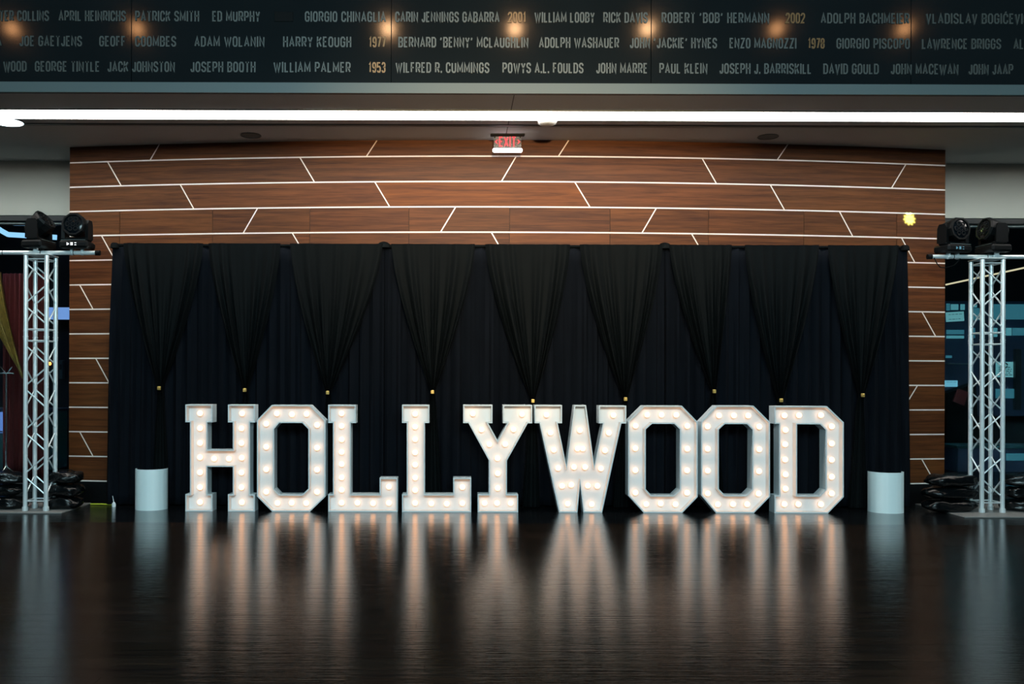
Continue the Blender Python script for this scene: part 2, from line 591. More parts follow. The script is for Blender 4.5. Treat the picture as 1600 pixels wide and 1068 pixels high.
# rooms beyond the glass
for (nm, xa, xb, yy) in (('wall_far_left', -12.0, -4.2, 18.0), ('wall_far_right', 5.5, 15.5, 18.6)):
    tag(MB().box(((xa + xb) / 2, yy, 2.6), (xb - xa, 0.1, 5.2)).build(nm, M['dark_wall']), kind='structure')
for (nm, x) in (('wall_side_left', -12.0), ('wall_inner_left', -4.3), ('wall_inner_right', 5.6), ('wall_side_right', 15.4)):
    tag(MB().box((x, 15.5, 2.6), (0.1, 6.4, 5.2)).build(nm, M['dark_wall']), kind='structure')
for (nm, xa, xb) in (('ceiling_far_left', -12.0, -4.3), ('ceiling_far_right', 5.6, 15.4)):
    tag(MB().box(((xa + xb) / 2, 15.5, 5.2), (xb - xa, 6.4, 0.1)).build(nm, M['dark_wall']), kind='structure')
far_floor = MB().box((1.5, 15.7, 0.004), (27, 6.4, 0.008)).build('floor_far', M['black_floor'])
tag(far_floor, kind='structure')

# ------------------------------------------------------------------ ceiling fittings
def strip_light():
    z = CEIL
    t = empty('strip_light', (1.0, 10.045, z))
    tag(t, 'long white linear strip light running across the whole soffit', 'ceiling light')
    MB().box((0, 0, -0.008), (18.6, 0.34, 0.006)).build('diffuser', M['led'], t)
    for s in (-1, 1):
        MB().box((0, s * 0.178, -0.0075), (18.6, 0.014, 0.012)).build('edge_trim', M['frame_edge'], t)
strip_light()


def disc(px, py, r, nm, label, cat, m_, group=None):
    u, v = unroll(px, py)
    D = (CEIL - EYE) * F / v
    x = u * D / F
    t = empty(nm, (x, D, CEIL))
    tag(t, label, cat, group)
    return t, x, D


t, x, y = disc(392, 211, .12, 'ceiling_speaker', 'round flush grey ceiling speaker left of the exit sign', 'speaker', None, 'ceiling speakers')
def speaker_parts(t):
    MB().lathe([(0.12, -0.001), (0.124, -0.008), (0.112, -0.012), (0.108, -0.006)], 28).build('rim', M['frame_edge'], t, True)
    MB().lathe([(0.107, -0.002), (0.107, -0.007), (0.05, -0.010), (0.002, -0.011)], 28).build('grille', M['ledge'], t, True)
speaker_parts(t)
t, x, y = disc(1200, 213, .12, 'ceiling_speaker', 'round flush grey ceiling speaker right of the exit sign', 'speaker', None, 'ceiling speakers')
speaker_parts(t)
t, x, y = disc(855, 187.5, .11, 'smoke_detector', 'shallow white dome fitting on soffit beside strip light', 'detector', None)
MB().lathe([(0.115, 0.0), (0.118, -0.012), (0.110, -0.022)], 28).build('base_ring', M['white'], t, True)
MB().lathe([(0.108, -0.022), (0.10, -0.04), (0.075, -0.055), (0.04, -0.062), (0.002, -0.064)], 28).build('dome', M['ceiling'], t, True)
t, x, y = disc(10, 189.5, .18, 'round_downlight', 'glaring round white downlight at the far left of the soffit', 'ceiling light', None)
MB().lathe([(0.19, 0.0), (0.20, -0.008), (0.185, -0.014), (0.178, -0.010)], 28).build('rim', M['frame_edge'], t, True)
MB().lathe([(0.177, -0.004), (0.177, -0.010), (0.09, -0.014), (0.002, -0.015)], 28).build('lens', M['cool_lamp'], t, True)

# hall pendants whose reflections show in the dark fascia (out of frame, above)
ORD = ['first', 'second', 'third', 'fourth', 'fifth', 'sixth', 'seventh']
for i, px in enumerate((17, 212, 605, 803, 1010, 1212, 1412)):
    u = px - VX
    Yl = 5.0
    Ym = 2 * FACE - Yl
    x = u * Ym / F
    z = EYE + (552 + u * ROLL) * Ym / F
    t = empty('hall_globe_lamp', (x, Yl, z))
    tag(t, 'warm globe lamp whose glow is the %s from the left in the dark name wall' % ORD[i], 'pendant lamp', 'globe lamps over the dance floor')
    s = []
    n = 10
    for k in range(n + 1):
        a = PI * k / n
        s.append((max(.002, 0.088 * math.sin(a)), -0.088 * math.cos(a)))
    MB().lathe(s, 18).build('globe', M['hall_lamp'] if i in (2, 3, 4) else M['hall_lamp_dim'], t, True)
    MB().cyl((0, 0, .1), (0, 0, .9), 0.008, 8).build('stem', M['black'], t)

# ------------------------------------------------------------------ fascia lettering
NAMES = [
 (27.3, [("TER COLLINS", -0.5, 77, 0), ("APRIL HEINRICHS", 92, 197, 0), ("PATRICK SMITH", 211.6, 311.5, 0), ("ED MURPHY", 332, 406.5, 0),
   ("GIORGIO CHINAGLIA", 476.5, 603, 0), ("CARIN JENNINGS GABARRA", 617.5, 780.5, 0), ("2001", 793.5, 822, 1), ("WILLIAM LOOBY", 835, 929, 0),
   ("RICK DAVIS", 942.5, 1012, 0), ("ROBERT \u2018BOB\u2019 HERMANN", 1033.5, 1201.5, 0), ("2002", 1227, 1257.5, 1), ("ADOLPH BACHMEIER", 1282, 1420.5, 0),
   ("VLADISLAV BOGI\u0106EVI\u0106", 1446.5, 1607, 0)]),
 (66.7, [("A", -7, 3, 0), ("JOE GAETJENS", 31, 128.5, 0), ("GEOFF", 155.5, 196.5, 0), ("COOMBES", 211.5, 275.5, 0), ("ADAM WOLANIN", 304, 413.5, 0),
   ("HARRY KEOUGH", 442.5, 549, 0), ("1977", 576.5, 603, 1), ("BERNARD \u2018BENNY\u2019 MCLAUGHLIN", 622.5, 825.5, 0), ("ADOLPH WASHAUER", 842, 967, 0),
   ("JOHN \u2018JACKIE\u2019 HYNES", 984, 1120, 0), ("ENZO MAGNOZZI", 1139.5, 1244, 0), ("1978", 1262, 1288, 1), ("GIORGIO PISCOPO", 1306.5, 1421, 0),
   ("LAWRENCE BRIGGS", 1440, 1563.5, 0), ("AL", 1583, 1599, 0)]),
 (106.3, [("WOOD", 5.5, 42, 0), ("GEORGE TINTLE", 55, 156, 0), ("JACK JOHNSTON", 168.5, 273.5, 0), ("JOSEPH BOOTH", 298, 399.5, 0),
   ("WILLIAM PALMER", 427.5, 548, 0), ("1953", 576, 602.5, 1), ("WILFRED R. CUMMINGS", 618, 764.5, 0), ("POWYS A.L. FOULDS", 785, 911.5, 0),
   ("JOHN MARRE", 931.5, 1011.5, 0), ("PAUL KLEIN", 1030, 1105, 0), ("JOSEPH J. BARRISKILL", 1124, 1267.5, 0), ("DAVID GOULD", 1286, 1372.5, 0),
   ("JOHN MACEWAN", 1391.5, 1497, 0), ("JOHN JAAP", 1513, 1582.5, 0)])]


_O = [(0, .16), (0, .84), (.28, 1), (.72, 1), (1, .84), (1, .16), (.72, 0), (.28, 0), (0, .16)]
_Cc = [(1, .68), (1, .84), (.72, 1), (.28, 1), (0, .84), (0, .16), (.28, 0), (.72, 0), (1, .16), (1, .32)]
_P = [(0, 0), (0, 1), (.7, 1), (1, .87), (1, .58), (.7, .45), (0, .45)]
GL = {
 'A': [[(0, 0), (.5, 1), (1, 0)], [(.2, .3), (.8, .3)]],
 'B': [[(0, .52), (.7, .52), (1, .63), (1, .87), (.7, 1), (0, 1), (0, 0), (.7, 0), (1, .13), (1, .4), (.7, .52)]],
 'C': [_Cc], 'D': [[(0, 0), (0, 1), (.65, 1), (1, .85), (1, .15), (.65, 0), (0, 0)]],
 'E': [[(1, 1), (0, 1), (0, 0), (1, 0)], [(0, .52), (.85, .52)]], 'F': [[(1, 1), (0, 1), (0, 0)], [(0, .5), (.85, .5)]],
 'G': [_Cc[:-1] + [(1, .47), (.55, .47)]], 'H': [[(0, 0), (0, 1)], [(1, 0), (1, 1)], [(0, .52), (1, .52)]], 'I': [[(0, 0), (0, 1)]],
 'J': [[(1, 1), (1, .16), (.72, 0), (.28, 0), (0, .14), (0, .26)]], 'K': [[(0, 0), (0, 1)], [(1, 1), (.02, .4)], [(.35, .6), (1, 0)]],
 'L': [[(0, 1), (0, 0), (1, 0)]], 'M': [[(0, 0), (0, 1), (.5, .2), (1, 1), (1, 0)]], 'N': [[(0, 0), (0, 1), (1, 0), (1, 1)]],
 'O': [_O], 'P': [_P], 'R': [_P, [(.5, .45), (1, 0)]],
 'S': [[(1, .74), (1, .86), (.72, 1), (.28, 1), (0, .86), (0, .67), (.25, .55), (.75, .45), (1, .33), (1, .14), (.72, 0), (.28, 0), (0, .14), (0, .26)]],
 'T': [[(0, 1), (1, 1)], [(.5, 1), (.5, 0)]], 'U': [[(0, 1), (0, .16), (.28, 0), (.72, 0), (1, .16), (1, 1)]], 'V': [[(0, 1), (.5, 0), (1, 1)]],
 'W': [[(0, 1), (.27, 0), (.5, .85), (.73, 0), (1, 1)]], 'X': [[(0, 0), (1, 1)], [(0, 1), (1, 0)]], 'Y': [[(0, 1), (.5, .45), (1, 1)], [(.5, .45), (.5, 0)]],
 'Z': [[(0, 1), (1, 1), (0, 0), (1, 0)]], '0': [_O], '1': [[(.1, .8), (.6, 1), (.6, 0)]],
 '2': [[(0, .74), (0, .86), (.28, 1), (.72, 1), (1, .86), (1, .62), (0, 0), (1, 0)]],
 '3': [[(0, .8), (.28, 1), (.72, 1), (1, .87), (1, .64), (.7, .53), (.4, .53)], [(.7, .53), (1, .4), (1, .13), (.72, 0), (.28, 0), (0, .18)]],
 '5': [[(1, 1), (0, 1), (0, .55), (.7, .6), (1, .46), (1, .14), (.72, 0), (.28, 0), (0, .16)]], '7': [[(0, 1), (1, 1), (.35, 0)]],
 '8': [[(.28, .53), (0, .64), (0, .87), (.28, 1), (.72, 1), (1, .87), (1, .64), (.72, .53), (.28, .53), (0, .4), (0, .13), (.28, 0), (.72, 0), (1, .13), (1, .4), (.72, .53)]],
 '9': [[(0, .2), (.28, 0), (.72, 0), (1, .16), (1, .84), (.72, 1), (.28, 1), (0, .84), (0, .58), (.28, .45), (1, .45)]],
 '.': [[(0, 0), (0, .06)]], '\u2018': [[(0, .72), (.6, 1)]], '\u2019': [[(0, .72), (.6, 1)]], '\u0106': [_Cc, [(.35, 1.14), (.75, 1.26)]]}
GW = {'I': 0.0, 'M': .46, 'W': .56, '.': 0.0, '\u2018': .1, '\u2019': .1, '1': .2, 'L': .27, 'E': .28, 'F': .27, 'J': .24, 'A': .38, 'T': .32, 'N': .35}


def ribbon(mb, pts, th, d):
    """flat stroke of even width with mitred bends, standing d proud of the plane"""
    P_ = [Vector(p) for p in pts]
    closed = (P_[0] - P_[-1]).length < 1e-6
    if closed: P_ = P_[:-1]
    n = len(P_)
    Lf, Rt = [], []
    for i in range(n):
        e = []
        if i > 0 or closed: e.append((P_[i] - P_[i - 1]).normalized())
        if i < n - 1 or closed: e.append((P_[(i + 1) % n] - P_[i]).normalized())
        ns = [Vector((-q.y, q.x)) for q in e]
        b = sum(ns, Vector((0, 0)))
        b = ns[0] if b.length < 1e-5 else b.normalized()
        k = th / 2 / max(.45, b.dot(ns[0]))
        Lf.append(P_[i] + b * k); Rt.append(P_[i] - b * k)
    vs = [(p.x, p.y, d) for p in Lf] + [(p.x, p.y, d) for p in Rt] + [(p.x, p.y, 0) for p in Lf] + [(p.x, p.y, 0) for p in Rt]
    fs = []
    for i in range(n if closed else n - 1):
        j = (i + 1) % n
        fs += [(i, n + i, n + j, j), (i, j, 2 * n + j, 2 * n + i), (n + i, 3 * n + i, 3 * n + j, n + j)]
    if not closed:
        fs += [(0, 2 * n, 3 * n, n), (n - 1, 2 * n - 1, 4 * n - 1, 3 * n - 1)]
    mb.add(vs, fs)


def text_mesh(name, body, width, height, m, parent, loc, depth=0.008, bold=0.135, rot=(PI / 2, 0, 0)):
    th = bold
    x = 0
    place = []
    for ch in body:
        if ch == ' ':
            x += .30; continue
        w_ = GW.get(ch, .33)
        place.append((ch, x + th / 2, w_))
        x += w_ + th + .10
    tot = x - .10
    k = (width - th * height) / ((tot - th) * height)
    mb = MB()
    q = height
    for (ch, xx, w_) in place:
        for st in GL[ch]:
            pts = [(((xx - th / 2 + px_ * w_) * k + th / 2) * q - width / 2, (th / 2 + py_ * (1 - th) - .5) * q) for (px_, py_) in st]
            if ch in 'I.' : pts = [(p[0], p[1] + (-th / 2 if i == 0 else th / 2) * q) for i, p in enumerate(pts)]
            elif len(st) == 2 and abs(st[0][0] - st[1][0]) < .01:
                pts = sorted(pts, key=lambda p: p[1]); pts = [(pts[0][0], pts[0][1] - th / 2 * q), (pts[1][0], pts[1][1] + th / 2 * q)]
            ribbon(mb, pts, th * q, depth)
    o = mb.build(name, m, parent)
    o.location = loc
    o.rotation_euler = rot
    return o


for (cy, items) in NAMES:
    for (body, xa, xb, g) in items:
        # rows are level; the y given is for the middle of the picture
        pm_ = at(800, cy, FACE)
        xw0, xw1 = at(xa, cy, FACE).x, at(xb, cy, FACE).x
        text_mesh('raised_year' if g else 'raised_name', body, xw1 - xw0, 0.107, M['gold_text'] if g else M['letters'],
                  wall_upper, ((xw0 + xw1) / 2, FACE - 0.0005, pm_.z))
a_, b_ = at(429, 25.5, FACE), at(458, 25.5, FACE)
MB().box(((a_.x + b_.x) / 2, FACE - 0.003, at(800, 27.3, FACE).z), (b_.x - a_.x, 0.006, 0.1), ch=0.002).build('blanking_plate', M['dark_text'], wall_upper)

# ------------------------------------------------------------------ exit sign
p = at(793, 221, 10.83)
t = empty('exit_sign', (p.x, 10.83, CEIL))
tag(t, 'red-lettered edge-lit exit sign with arrows hanging from the soffit', 'sign')
MB().box((0, 0, -0.012), (0.40, 0.06, 0.022), ch=0.004).build('mounting_bar', M['black'], t)
for s in (-0.15, 0.15):
    MB().box((s, 0, -0.03), (0.014, 0.014, 0.03)).build('bracket', M['black'], t)
MB().box((0, 0, -0.095), (0.325, 0.010, 0.135)).build('clear_panel', M['acrylic'], t)
tx = text_mesh('exit_lettering', 'EXIT', 0.20, 0.118, M['sign_red'], t, (0, -0.006, -0.09), depth=0.004, bold=0.125)
for s in (-1, 1):
    MB().add([(s * 0.15, -0.009, -0.09), (s * 0.118, -0.009, -0.06), (s * 0.118, -0.009, -0.075), (s * 0.132, -0.009, -0.09), (s * 0.118, -0.009, -0.105), (s * 0.118, -0.009, -0.12),
              (s * 0.15, -0.006, -0.09), (s * 0.118, -0.006, -0.06), (s * 0.118, -0.006, -0.075), (s * 0.132, -0.006, -0.09), (s * 0.118, -0.006, -0.105), (s * 0.118, -0.006, -0.12)],
             [(0, 1, 2, 3), (0, 3, 4, 5), (6, 9, 8, 7), (6, 11, 10, 9), (0, 1, 7, 6), (1, 2, 8, 7), (2, 3, 9, 8), (3, 4, 10, 9), (4, 5, 11, 10), (5, 0, 6, 11)]).build('arrow', M['sign_red'], t)
MB().box((0, 0, -0.19), (0.35, 0.05, 0.046), ch=0.012).build('lamp_bar', M['sign_white'], t)

# ------------------------------------------------------------------ drapes
TOPZ = 3.11


def back_drape(pxa, pxb, label, flare_l=0, flare_r=0):
    D = 10.95
    xa, xb = at(pxa, 400, D).x, at(pxb, 400, D).x
    nu, nv = int((xb - xa) * 40), 26
    ph = random.uniform(0, 6)
    vs, fs = [], []
    for j in range(nv + 1):
        tt = j / nv
        z = TOPZ - 0.002 + (0.02 - TOPZ + 0.002) * tt
        for i in range(nu + 1):
            u = i / nu
            x = xa + (xb - xa) * u
            x += (-flare_l * (1 - u) ** 6 + flare_r * u ** 6) * tt
            a = 0.007 + 0.020 * min(1, tt * 3)
            y = D + a * math.sin(x * 46 + ph + 0.5 * math.sin(x * 7 + tt * 2)) + 0.4 * a * math.sin(x * 97 + 1.3 * tt)
            vs.append((x, y, z))
    for j in range(nv):
        for i in range(nu):
            k = j * (nu + 1) + i
            fs.append((k, k + nu + 1, k + nu + 2, k + 1))
    n0 = len(vs)
    o = MB().add(vs, fs).build('back_drape', M['curtain_back'], None, True)
    m = o.modifiers.new('s', 'SOLIDIFY'); m.thickness = 0.004
    tag(o, label, 'curtain', 'plain black drapes behind the tied ones')
    return o


back_drape(176, 600, 'plain blue-black drape hanging left, behind the letters H, O and L', flare_l=0.07)
back_drape(600, 1038, 'plain blue-black drape hanging in the middle, behind the letters Y and W')
back_drape(1038, 1417, 'plain blue-black drape hanging right, behind the last O and D', flare_r=0.05)

SW = [(192, 317, 251, 606, 'black tied drape with gold clip, farthest left, above the left white column'),
      (325, 438, 384, 609, 'black tied drape with gold clip above the right stem of the H'),
      (453, 598, 513, 613, 'black tied drape with gold clip above the left edge of the first L'),
      (611, 742, 676, 612, 'black tied drape with gold clip above the second L'),
      (758, 891, 832, 626, 'black tied drape with low gold clip above the gap between Y and W'),
      (906, 1036, 976, 623, 'black tied drape with gold clip above the right top of the W'),
      (1046, 1144, 1114, 611, 'black tied drape with high gold clip above the gap between middle and last O'),
      (1164, 1280, 1218, 625, 'black tied drape with gold clip above the left top of the D'),
      (1294, 1405, 1345, 617, 'black tied drape with gold clip, farthest right, left of the right white column')]
for idx, (pa, pb, pc, pz, lab) in enumerate(SW):
    D = 10.85
    xa, xb = at(pa, 400, D).x, at(pb, 400, D).x
    c = at(pc, pz, D)
    nu, nv1, nv2 = 84, 34, 16
    nf = 5 if (pb - pa) < 120 else 6
    ph = random.uniform(0, 6)
    vs, fs = [], []
    rows_ = []
    for j in range(nv1 + 1):
        t_ = j / nv1
        rows_.append((TOPZ + (c.z - TOPZ) * t_, t_, 0))
    for j in range(1, nv2 + 1):
        rows_.append((c.z + (0.015 - c.z) * j / nv2, 1, j / nv2))
    drift = random.uniform(-.05, .05)
    RIDGE = [(.05, 1, .035), (.19, .9, .045), (.34, .4, .05), (.50, .3 + random.uniform(0, .4), .05), (.66, .45, .05), (.81, .9, .045), (.95, 1, .035)]
    RIDGE = [(c_ + random.uniform(-.02, .02), a_, w_) for (c_, a_, w_) in RIDGE]
    for (z, t_, s_) in rows_:
        f = t_ ** 1.4
        hl, hr = (c.x - xa), (xb - c.x)
        l = c.x - (hl * (1 - f) + 0.022 * f)
        r = c.x + (hr * (1 - f) + 0.022 * f)
        if s_ > 0:
            g = 0.022 + 0.085 * s_ ** 0.75
            l, r = c.x - g + drift * s_, c.x + g + drift * s_
        wdt = r - l
        for i in range(nu + 1):
            u = i / nu
            edge = abs(2 * u - 1)
            uu = u + 0.025 * math.sin(9 * u + ph) * (1 - t_)
            amp = 0.016 + 0.058 * min(1, t_ * 2.0)
            if s_ > 0:
                amp = 0.022
            rd = 0
            for (c0, a0, w0) in RIDGE:
                rd += a0 * math.exp(-((uu - c0) / w0) ** 2)
            y = D - amp * (rd - .3) - amp * .12 * math.sin(2 * PI * nf * 1.7 * uu + ph)
            y -= 0.02 * edge ** 8 * (1 if s_ == 0 else .3)
            y += 0.03 * (edge ** 16)
            vs.append((l + wdt * u, y, z))
    nv = len(rows_) - 1
    for j in range(nv):
        for i in range(nu):
            k = j * (nu + 1) + i
            fs.append((k, k + nu + 1, k + nu + 2, k + 1))
    t = empty('tied_drape', (c.x, D, 0))
    tag(t, lab, 'curtain', 'tied black drapes with gold clips')
    vs = [(v[0] - c.x, v[1] - D, v[2]) for v in vs]
    MB().add(vs, fs).build('fabric', M['curtain'], t, True)
    cl = MB()
    cl.box((0, -0.055, c.z), (0.040, 0.03, 0.044), ch=0.006)
    cl.box((0, -0.072, c.z + 0.004), (0.018, 0.006, 0.016), ch=0.002)
    cl.build('clip', M['gold'], t)

# frame that carries the drapes
ux = [at(q, 382, 10.95).x for q in (180, 600, 1038, 1413)]
t = empty('drape_frame', (ux[1], 11.01, 0))
tag(t, 'black pipe frame whose rounded post tops show above the drapes', 'frame')
for i, x in enumerate(ux):
    o = MB().cyl((x - ux[1], 0.0, 0.0), (x - ux[1], 0.0, TOPZ + 0.0), 0.02, 10).build('upright', M['black'], t)
    hb = MB()
    Mx = Matrix.Translation((x - ux[1], -0.075, TOPZ - 0.02))
    if i in (1, 2):
        hb.lathe([(0.088, -0.02), (0.085, 0.0), (0.072, 0.028), (0.05, 0.046), (0.02, 0.056), (0.002, 0.058)], 18, Mx)
    else:
        hb.lathe([(0.052, -0.03), (0.052, -0.02), (0.045, 0.02), (0.03, 0.035), (0.002, 0.038)], 14, Mx)
    hb.build('covered_post_top', M['curtain'], t, True)
for a, b in zip(ux, ux[1:]):
    MB().cyl((a - ux[1], -0.06, TOPZ - 0.012), (b - ux[1], -0.06, TOPZ - 0.012), 0.019, 10).build('crossbar', M['curtain'], t)

# ------------------------------------------------------------------ marquee letters
LZ = 10.5            # depth of the front edge
DEPTH, REC, TH = 0.185, 0.105, 0.014


def area2(P):
    return sum(P[i][0] * P[(i + 1) % len(P)][1] - P[(i + 1) % len(P)][0] * P[i][1] for i in range(len(P)))


def offset(P, d):
    """move each edge of a CCW polygon towards the inside by d"""
    n = len(P)
    out = []
    for i in range(n):
        p0, p1, p2 = Vector(P[i - 1]), Vector(P[i]), Vector(P[(i + 1) % n])
        e1 = (p1 - p0).normalized(); e2 = (p2 - p1).normalized()
        n1 = Vector((-e1.y, e1.x)); n2 = Vector((-e2.y, e2.x))
        b = (n1 + n2)
        if b.length < 1e-6:
            b = n1
        b.normalize()
        k = d / max(0.3, b.dot(n1))
        out.append(tuple(p1 + b * k))
    return out


def loop_wall(mb, P, Q, y0, y1, flip=False):
    n = len(P)
    vs = [(p[0], y0, p[1]) for p in P] + [(q[0], y1, q[1]) for q in Q]
    fs = [(i, (i + 1) % n, n + (i + 1) % n, n + i) for i in range(n)]
    if flip:
        fs = [f[::-1] for f in fs]
    mb.add(vs, fs)


def cap(mb, loops, y, flip=False):
    v3 = [[Vector((p[0], p[1], 0)) for p in L] for L in loops]
    tris = tessellate_polygon(v3)
    flat = [p for L in loops for p in L]
    vs = [(p[0], y, p[1]) for p in flat]
    fs = [tuple(t) for t in tris]
    out = []
    for f in fs:
        a, b, c = (Vector(flat[i]) for i in f)
        cr = (b - a).x * (c - a).y - (b - a).y * (c - a).x
        ff = f if cr > 0 else f[::-1]
        out.append(ff[::-1] if flip else ff)
    mb.add(vs, out)


# shared bulb and socket
_bs = []
for k in range(9):
    a = PI * k / 8
    _bs.append((max(.001, 0.033 * math.sin(a)), -0.033 * math.cos(a)))
bulb_proto = None
socket_proto = None


def letter(label, ox, outer, hole, bulbs, basey):
    global bulb_proto, socket_proto
    S = 4.854
    def conv(q, D=LZ):
        # every letter is built upright: height from its own base line
        px, py = q[0] / S + ox, q[1] / S + 610
        uu = (px - VX) - (VY - py) * ROLL
        return (uu * D / F, (basey - q[1]) / S * LZ / F)
    P = [conv(q) for q in outer]
    xc = (min(p[0] for p in P) + max(p[0] for p in P)) / 2
    P = [(p[0] - xc, max(0, p[1])) for p in P]
    if area2(P) < 0: P = P[::-1]
    H = None
    if hole:
        H = [conv(q) for q in hole]
        H = [(p[0] - xc, p[1]) for p in H]
        if area2(H) < 0: H = H[::-1]
    t = empty('marquee_letter', (xc, LZ, 0))
    tag(t, label, 'letter', 'white light-bulb letters in a row')
    Pi = offset(P, TH)
    cs = MB()
    loop_wall(cs, P, P, 0, DEPTH, True)
    loop_wall(cs, P, Pi, 0, 0)
    loop_wall(cs, Pi, Pi, 0, REC)
    loops = [P]
    if H:
        Ho = offset(H, -TH)
        loop_wall(cs, H, H, 0, DEPTH)
        loop_wall(cs, H, Ho, 0, 0, True)
        loop_wall(cs, Ho, Ho, 0, REC, True)
        loops = [P, H]
    cap(cs, loops, DEPTH, True)
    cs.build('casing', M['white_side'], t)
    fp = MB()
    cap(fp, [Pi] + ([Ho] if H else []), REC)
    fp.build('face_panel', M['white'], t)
    DB = LZ + REC - 0.045
    for q in bulbs:
        c = conv(q, DB)
        px, py = q[0] / S + ox, q[1] / S + 610
        zz = EYE - (py + (basey_shift(ox)) - VY) * DB / F
        x = c[0] - xc
        if bulb_proto is None:
            bulb_proto = MB().lathe(_bs, 14, Matrix.Rotation(PI / 2, 4, 'X')).build('bulb', M['bulb'], t, True)
            bulb_proto.location = (x, REC - 0.052, zz)
            b = bulb_proto
            socket_proto = MB().lathe([(0.020, 0.0), (0.019, 0.016), (0.014, 0.022)], 12, Matrix.Rotation(PI / 2, 4, 'X')).build('socket', M['socket'], b, True)
            socket_proto.location = (0, 0.0515, 0)
        else:
            b = share(bulb_proto, 'bulb', t, (x, REC - 0.052, zz))
            share(socket_proto, 'socket', b, (0, 0.0515, 0))
    return t


def basey_shift(ox):
    return -(ox + 130 - VX) * ROLL


letter('white light-bulb letter H, first on the left', 270,
       [(95, 103), (300, 103), (300, 238), (262, 238), (262, 445), (455, 445), (455, 238), (418, 238), (418, 103), (622, 103), (622, 238), (585, 238), (585, 783),
        (622, 783), (622, 913), (418, 913), (418, 783), (455, 783), (455, 575), (262, 575), (262, 783), (300, 783), (300, 913), (95, 913), (95, 783), (130, 783), (130, 238), (95, 238)],
       None,
       [(208, 172), (208, 285), (208, 397), (208, 505), (208, 620), (208, 732), (208, 845), (527, 172), (522, 285), (522, 397), (524, 508), (522, 620), (522, 732), (525, 845), (315, 515), (427, 515)], 913)
letter('white light-bulb letter O between the H and the first L', 270,
       [(750, 107), (1042, 107), (1158, 222), (1158, 800), (1040, 915), (752, 915), (638, 800), (638, 222)],
       [(808, 243), (982, 243), (1028, 290), (1028, 740), (982, 785), (808, 785), (768, 742), (768, 290)],
       [(790, 172), (905, 178), (1015, 175), (710, 250), (1095, 258), (710, 425), (1095, 430), (710, 595), (1095, 597), (710, 765), (1095, 765), (795, 850), (903, 848), (1013, 850)], 915)
letter('first of the two white light-bulb letters L, right of the narrow-holed first O', 500,
       [(62, 108), (272, 108), (272, 245), (234, 245), (234, 785), (452, 785), (452, 660), (588, 660), (588, 918), (62, 918), (62, 785), (98, 785), (98, 245), (62, 245)],
       None, [(165, y) for y in (173, 268, 370, 465, 557, 658, 752, 850)] + [(285, 850), (403, 853), (523, 850), (523, 727)], 918)
letter('second of the two white light-bulb letters L, left of the Y', 500,
       [(622, 108), (828, 108), (828, 245), (795, 245), (795, 785), (1010, 785), (1010, 660), (1147, 660), (1147, 920), (622, 920), (622, 785), (658, 785), (658, 245), (622, 245)],
       None, [(722, y) for y in (175, 272, 367, 467, 560, 658, 752, 850)] + [(845, 853), (962, 855), (1080, 850), (1080, 728)], 920)
letter('white light-bulb letter Y in the middle of the row', 720,
       [(18, 108), (240, 108), (240, 247), (208, 247), (280, 378), (352, 247), (320, 247), (320, 108), (542, 108), (542, 247), (508, 247), (350, 530), (350, 785), (435, 785), (435, 922),
        (128, 922), (128, 785), (213, 785), (213, 530), (58, 247), (18, 247)],
       None, [(92, 175), (465, 178), (157, 295), (400, 293), (217, 407), (337, 405), (278, 512), (280, 627), (280, 738), (180, 852), (275, 852), (378, 852)], 922)
letter('white light-bulb letter W right of the Y', 720,
       [(560, 112), (768, 112), (768, 250), (735, 250), (802, 575), (862, 112), (950, 112), (1013, 572), (1078, 250), (1047, 250), (1047, 115), (1255, 115), (1255, 250), (1218, 250),
        (1072, 926), (930, 926), (905, 705), (885, 926), (745, 926), (597, 250), (560, 250)],
       None, [(650, 182), (1157, 183), (680, 317), (1122, 317), (903, 298), (705, 447), (1093, 450), (885, 437), (925, 437), (738, 585), (858, 577), (942, 577), (1062, 587), (768, 720), (838, 712),
              (963, 718), (1035, 720), (810, 855), (992, 858)], 926)
letter('white light-bulb letter O right of the W', 960,
       [(222, 117), (512, 117), (632, 240), (632, 808), (515, 929), (222, 929), (105, 800), (105, 235)],
       [(285, 255), (455, 255), (497, 297), (497, 752), (450, 797), (280, 797), (238, 750), (238, 297)],
       [(247, 183), (357, 183), (468, 183), (160, 267), (552, 267), (158, 437), (552, 440), (158, 603), (550, 603), (158, 773), (550, 773), (240, 860), (350, 855), (462, 860)], 929)
letter('white light-bulb letter O left of the D', 960,
       [(775, 118), (1055, 118), (1180, 242), (1180, 808), (1058, 932), (770, 932), (658, 800), (658, 240)],
       [(838, 258), (1005, 258), (1048, 300), (1045, 752), (1000, 797), (838, 797), (792, 748), (792, 300)],
       [(792, 187), (905, 187), (1013, 187), (706, 270), (1097, 270), (706, 440), (1097, 442), (706, 605), (1095, 608), (706, 777), (1092, 778), (783, 860), (898, 858), (1005, 858)], 932)
letter('white light-bulb letter D, last on the right', 1180,
       [(147, 120), (545, 120), (672, 242), (672, 808), (552, 932), (147, 932), (147, 797), (182, 797), (182, 255), (147, 255)],
       [(318, 258), (492, 258), (535, 300), (535, 752), (490, 797), (318, 797)],
       [(220, 188), (330, 187), (497, 185), (228, 298), (578, 270), (225, 407), (578, 400), (225, 522), (578, 523), (228, 635), (578, 652), (228, 743), (578, 777), (220, 860), (325, 860), (497, 860)], 932)


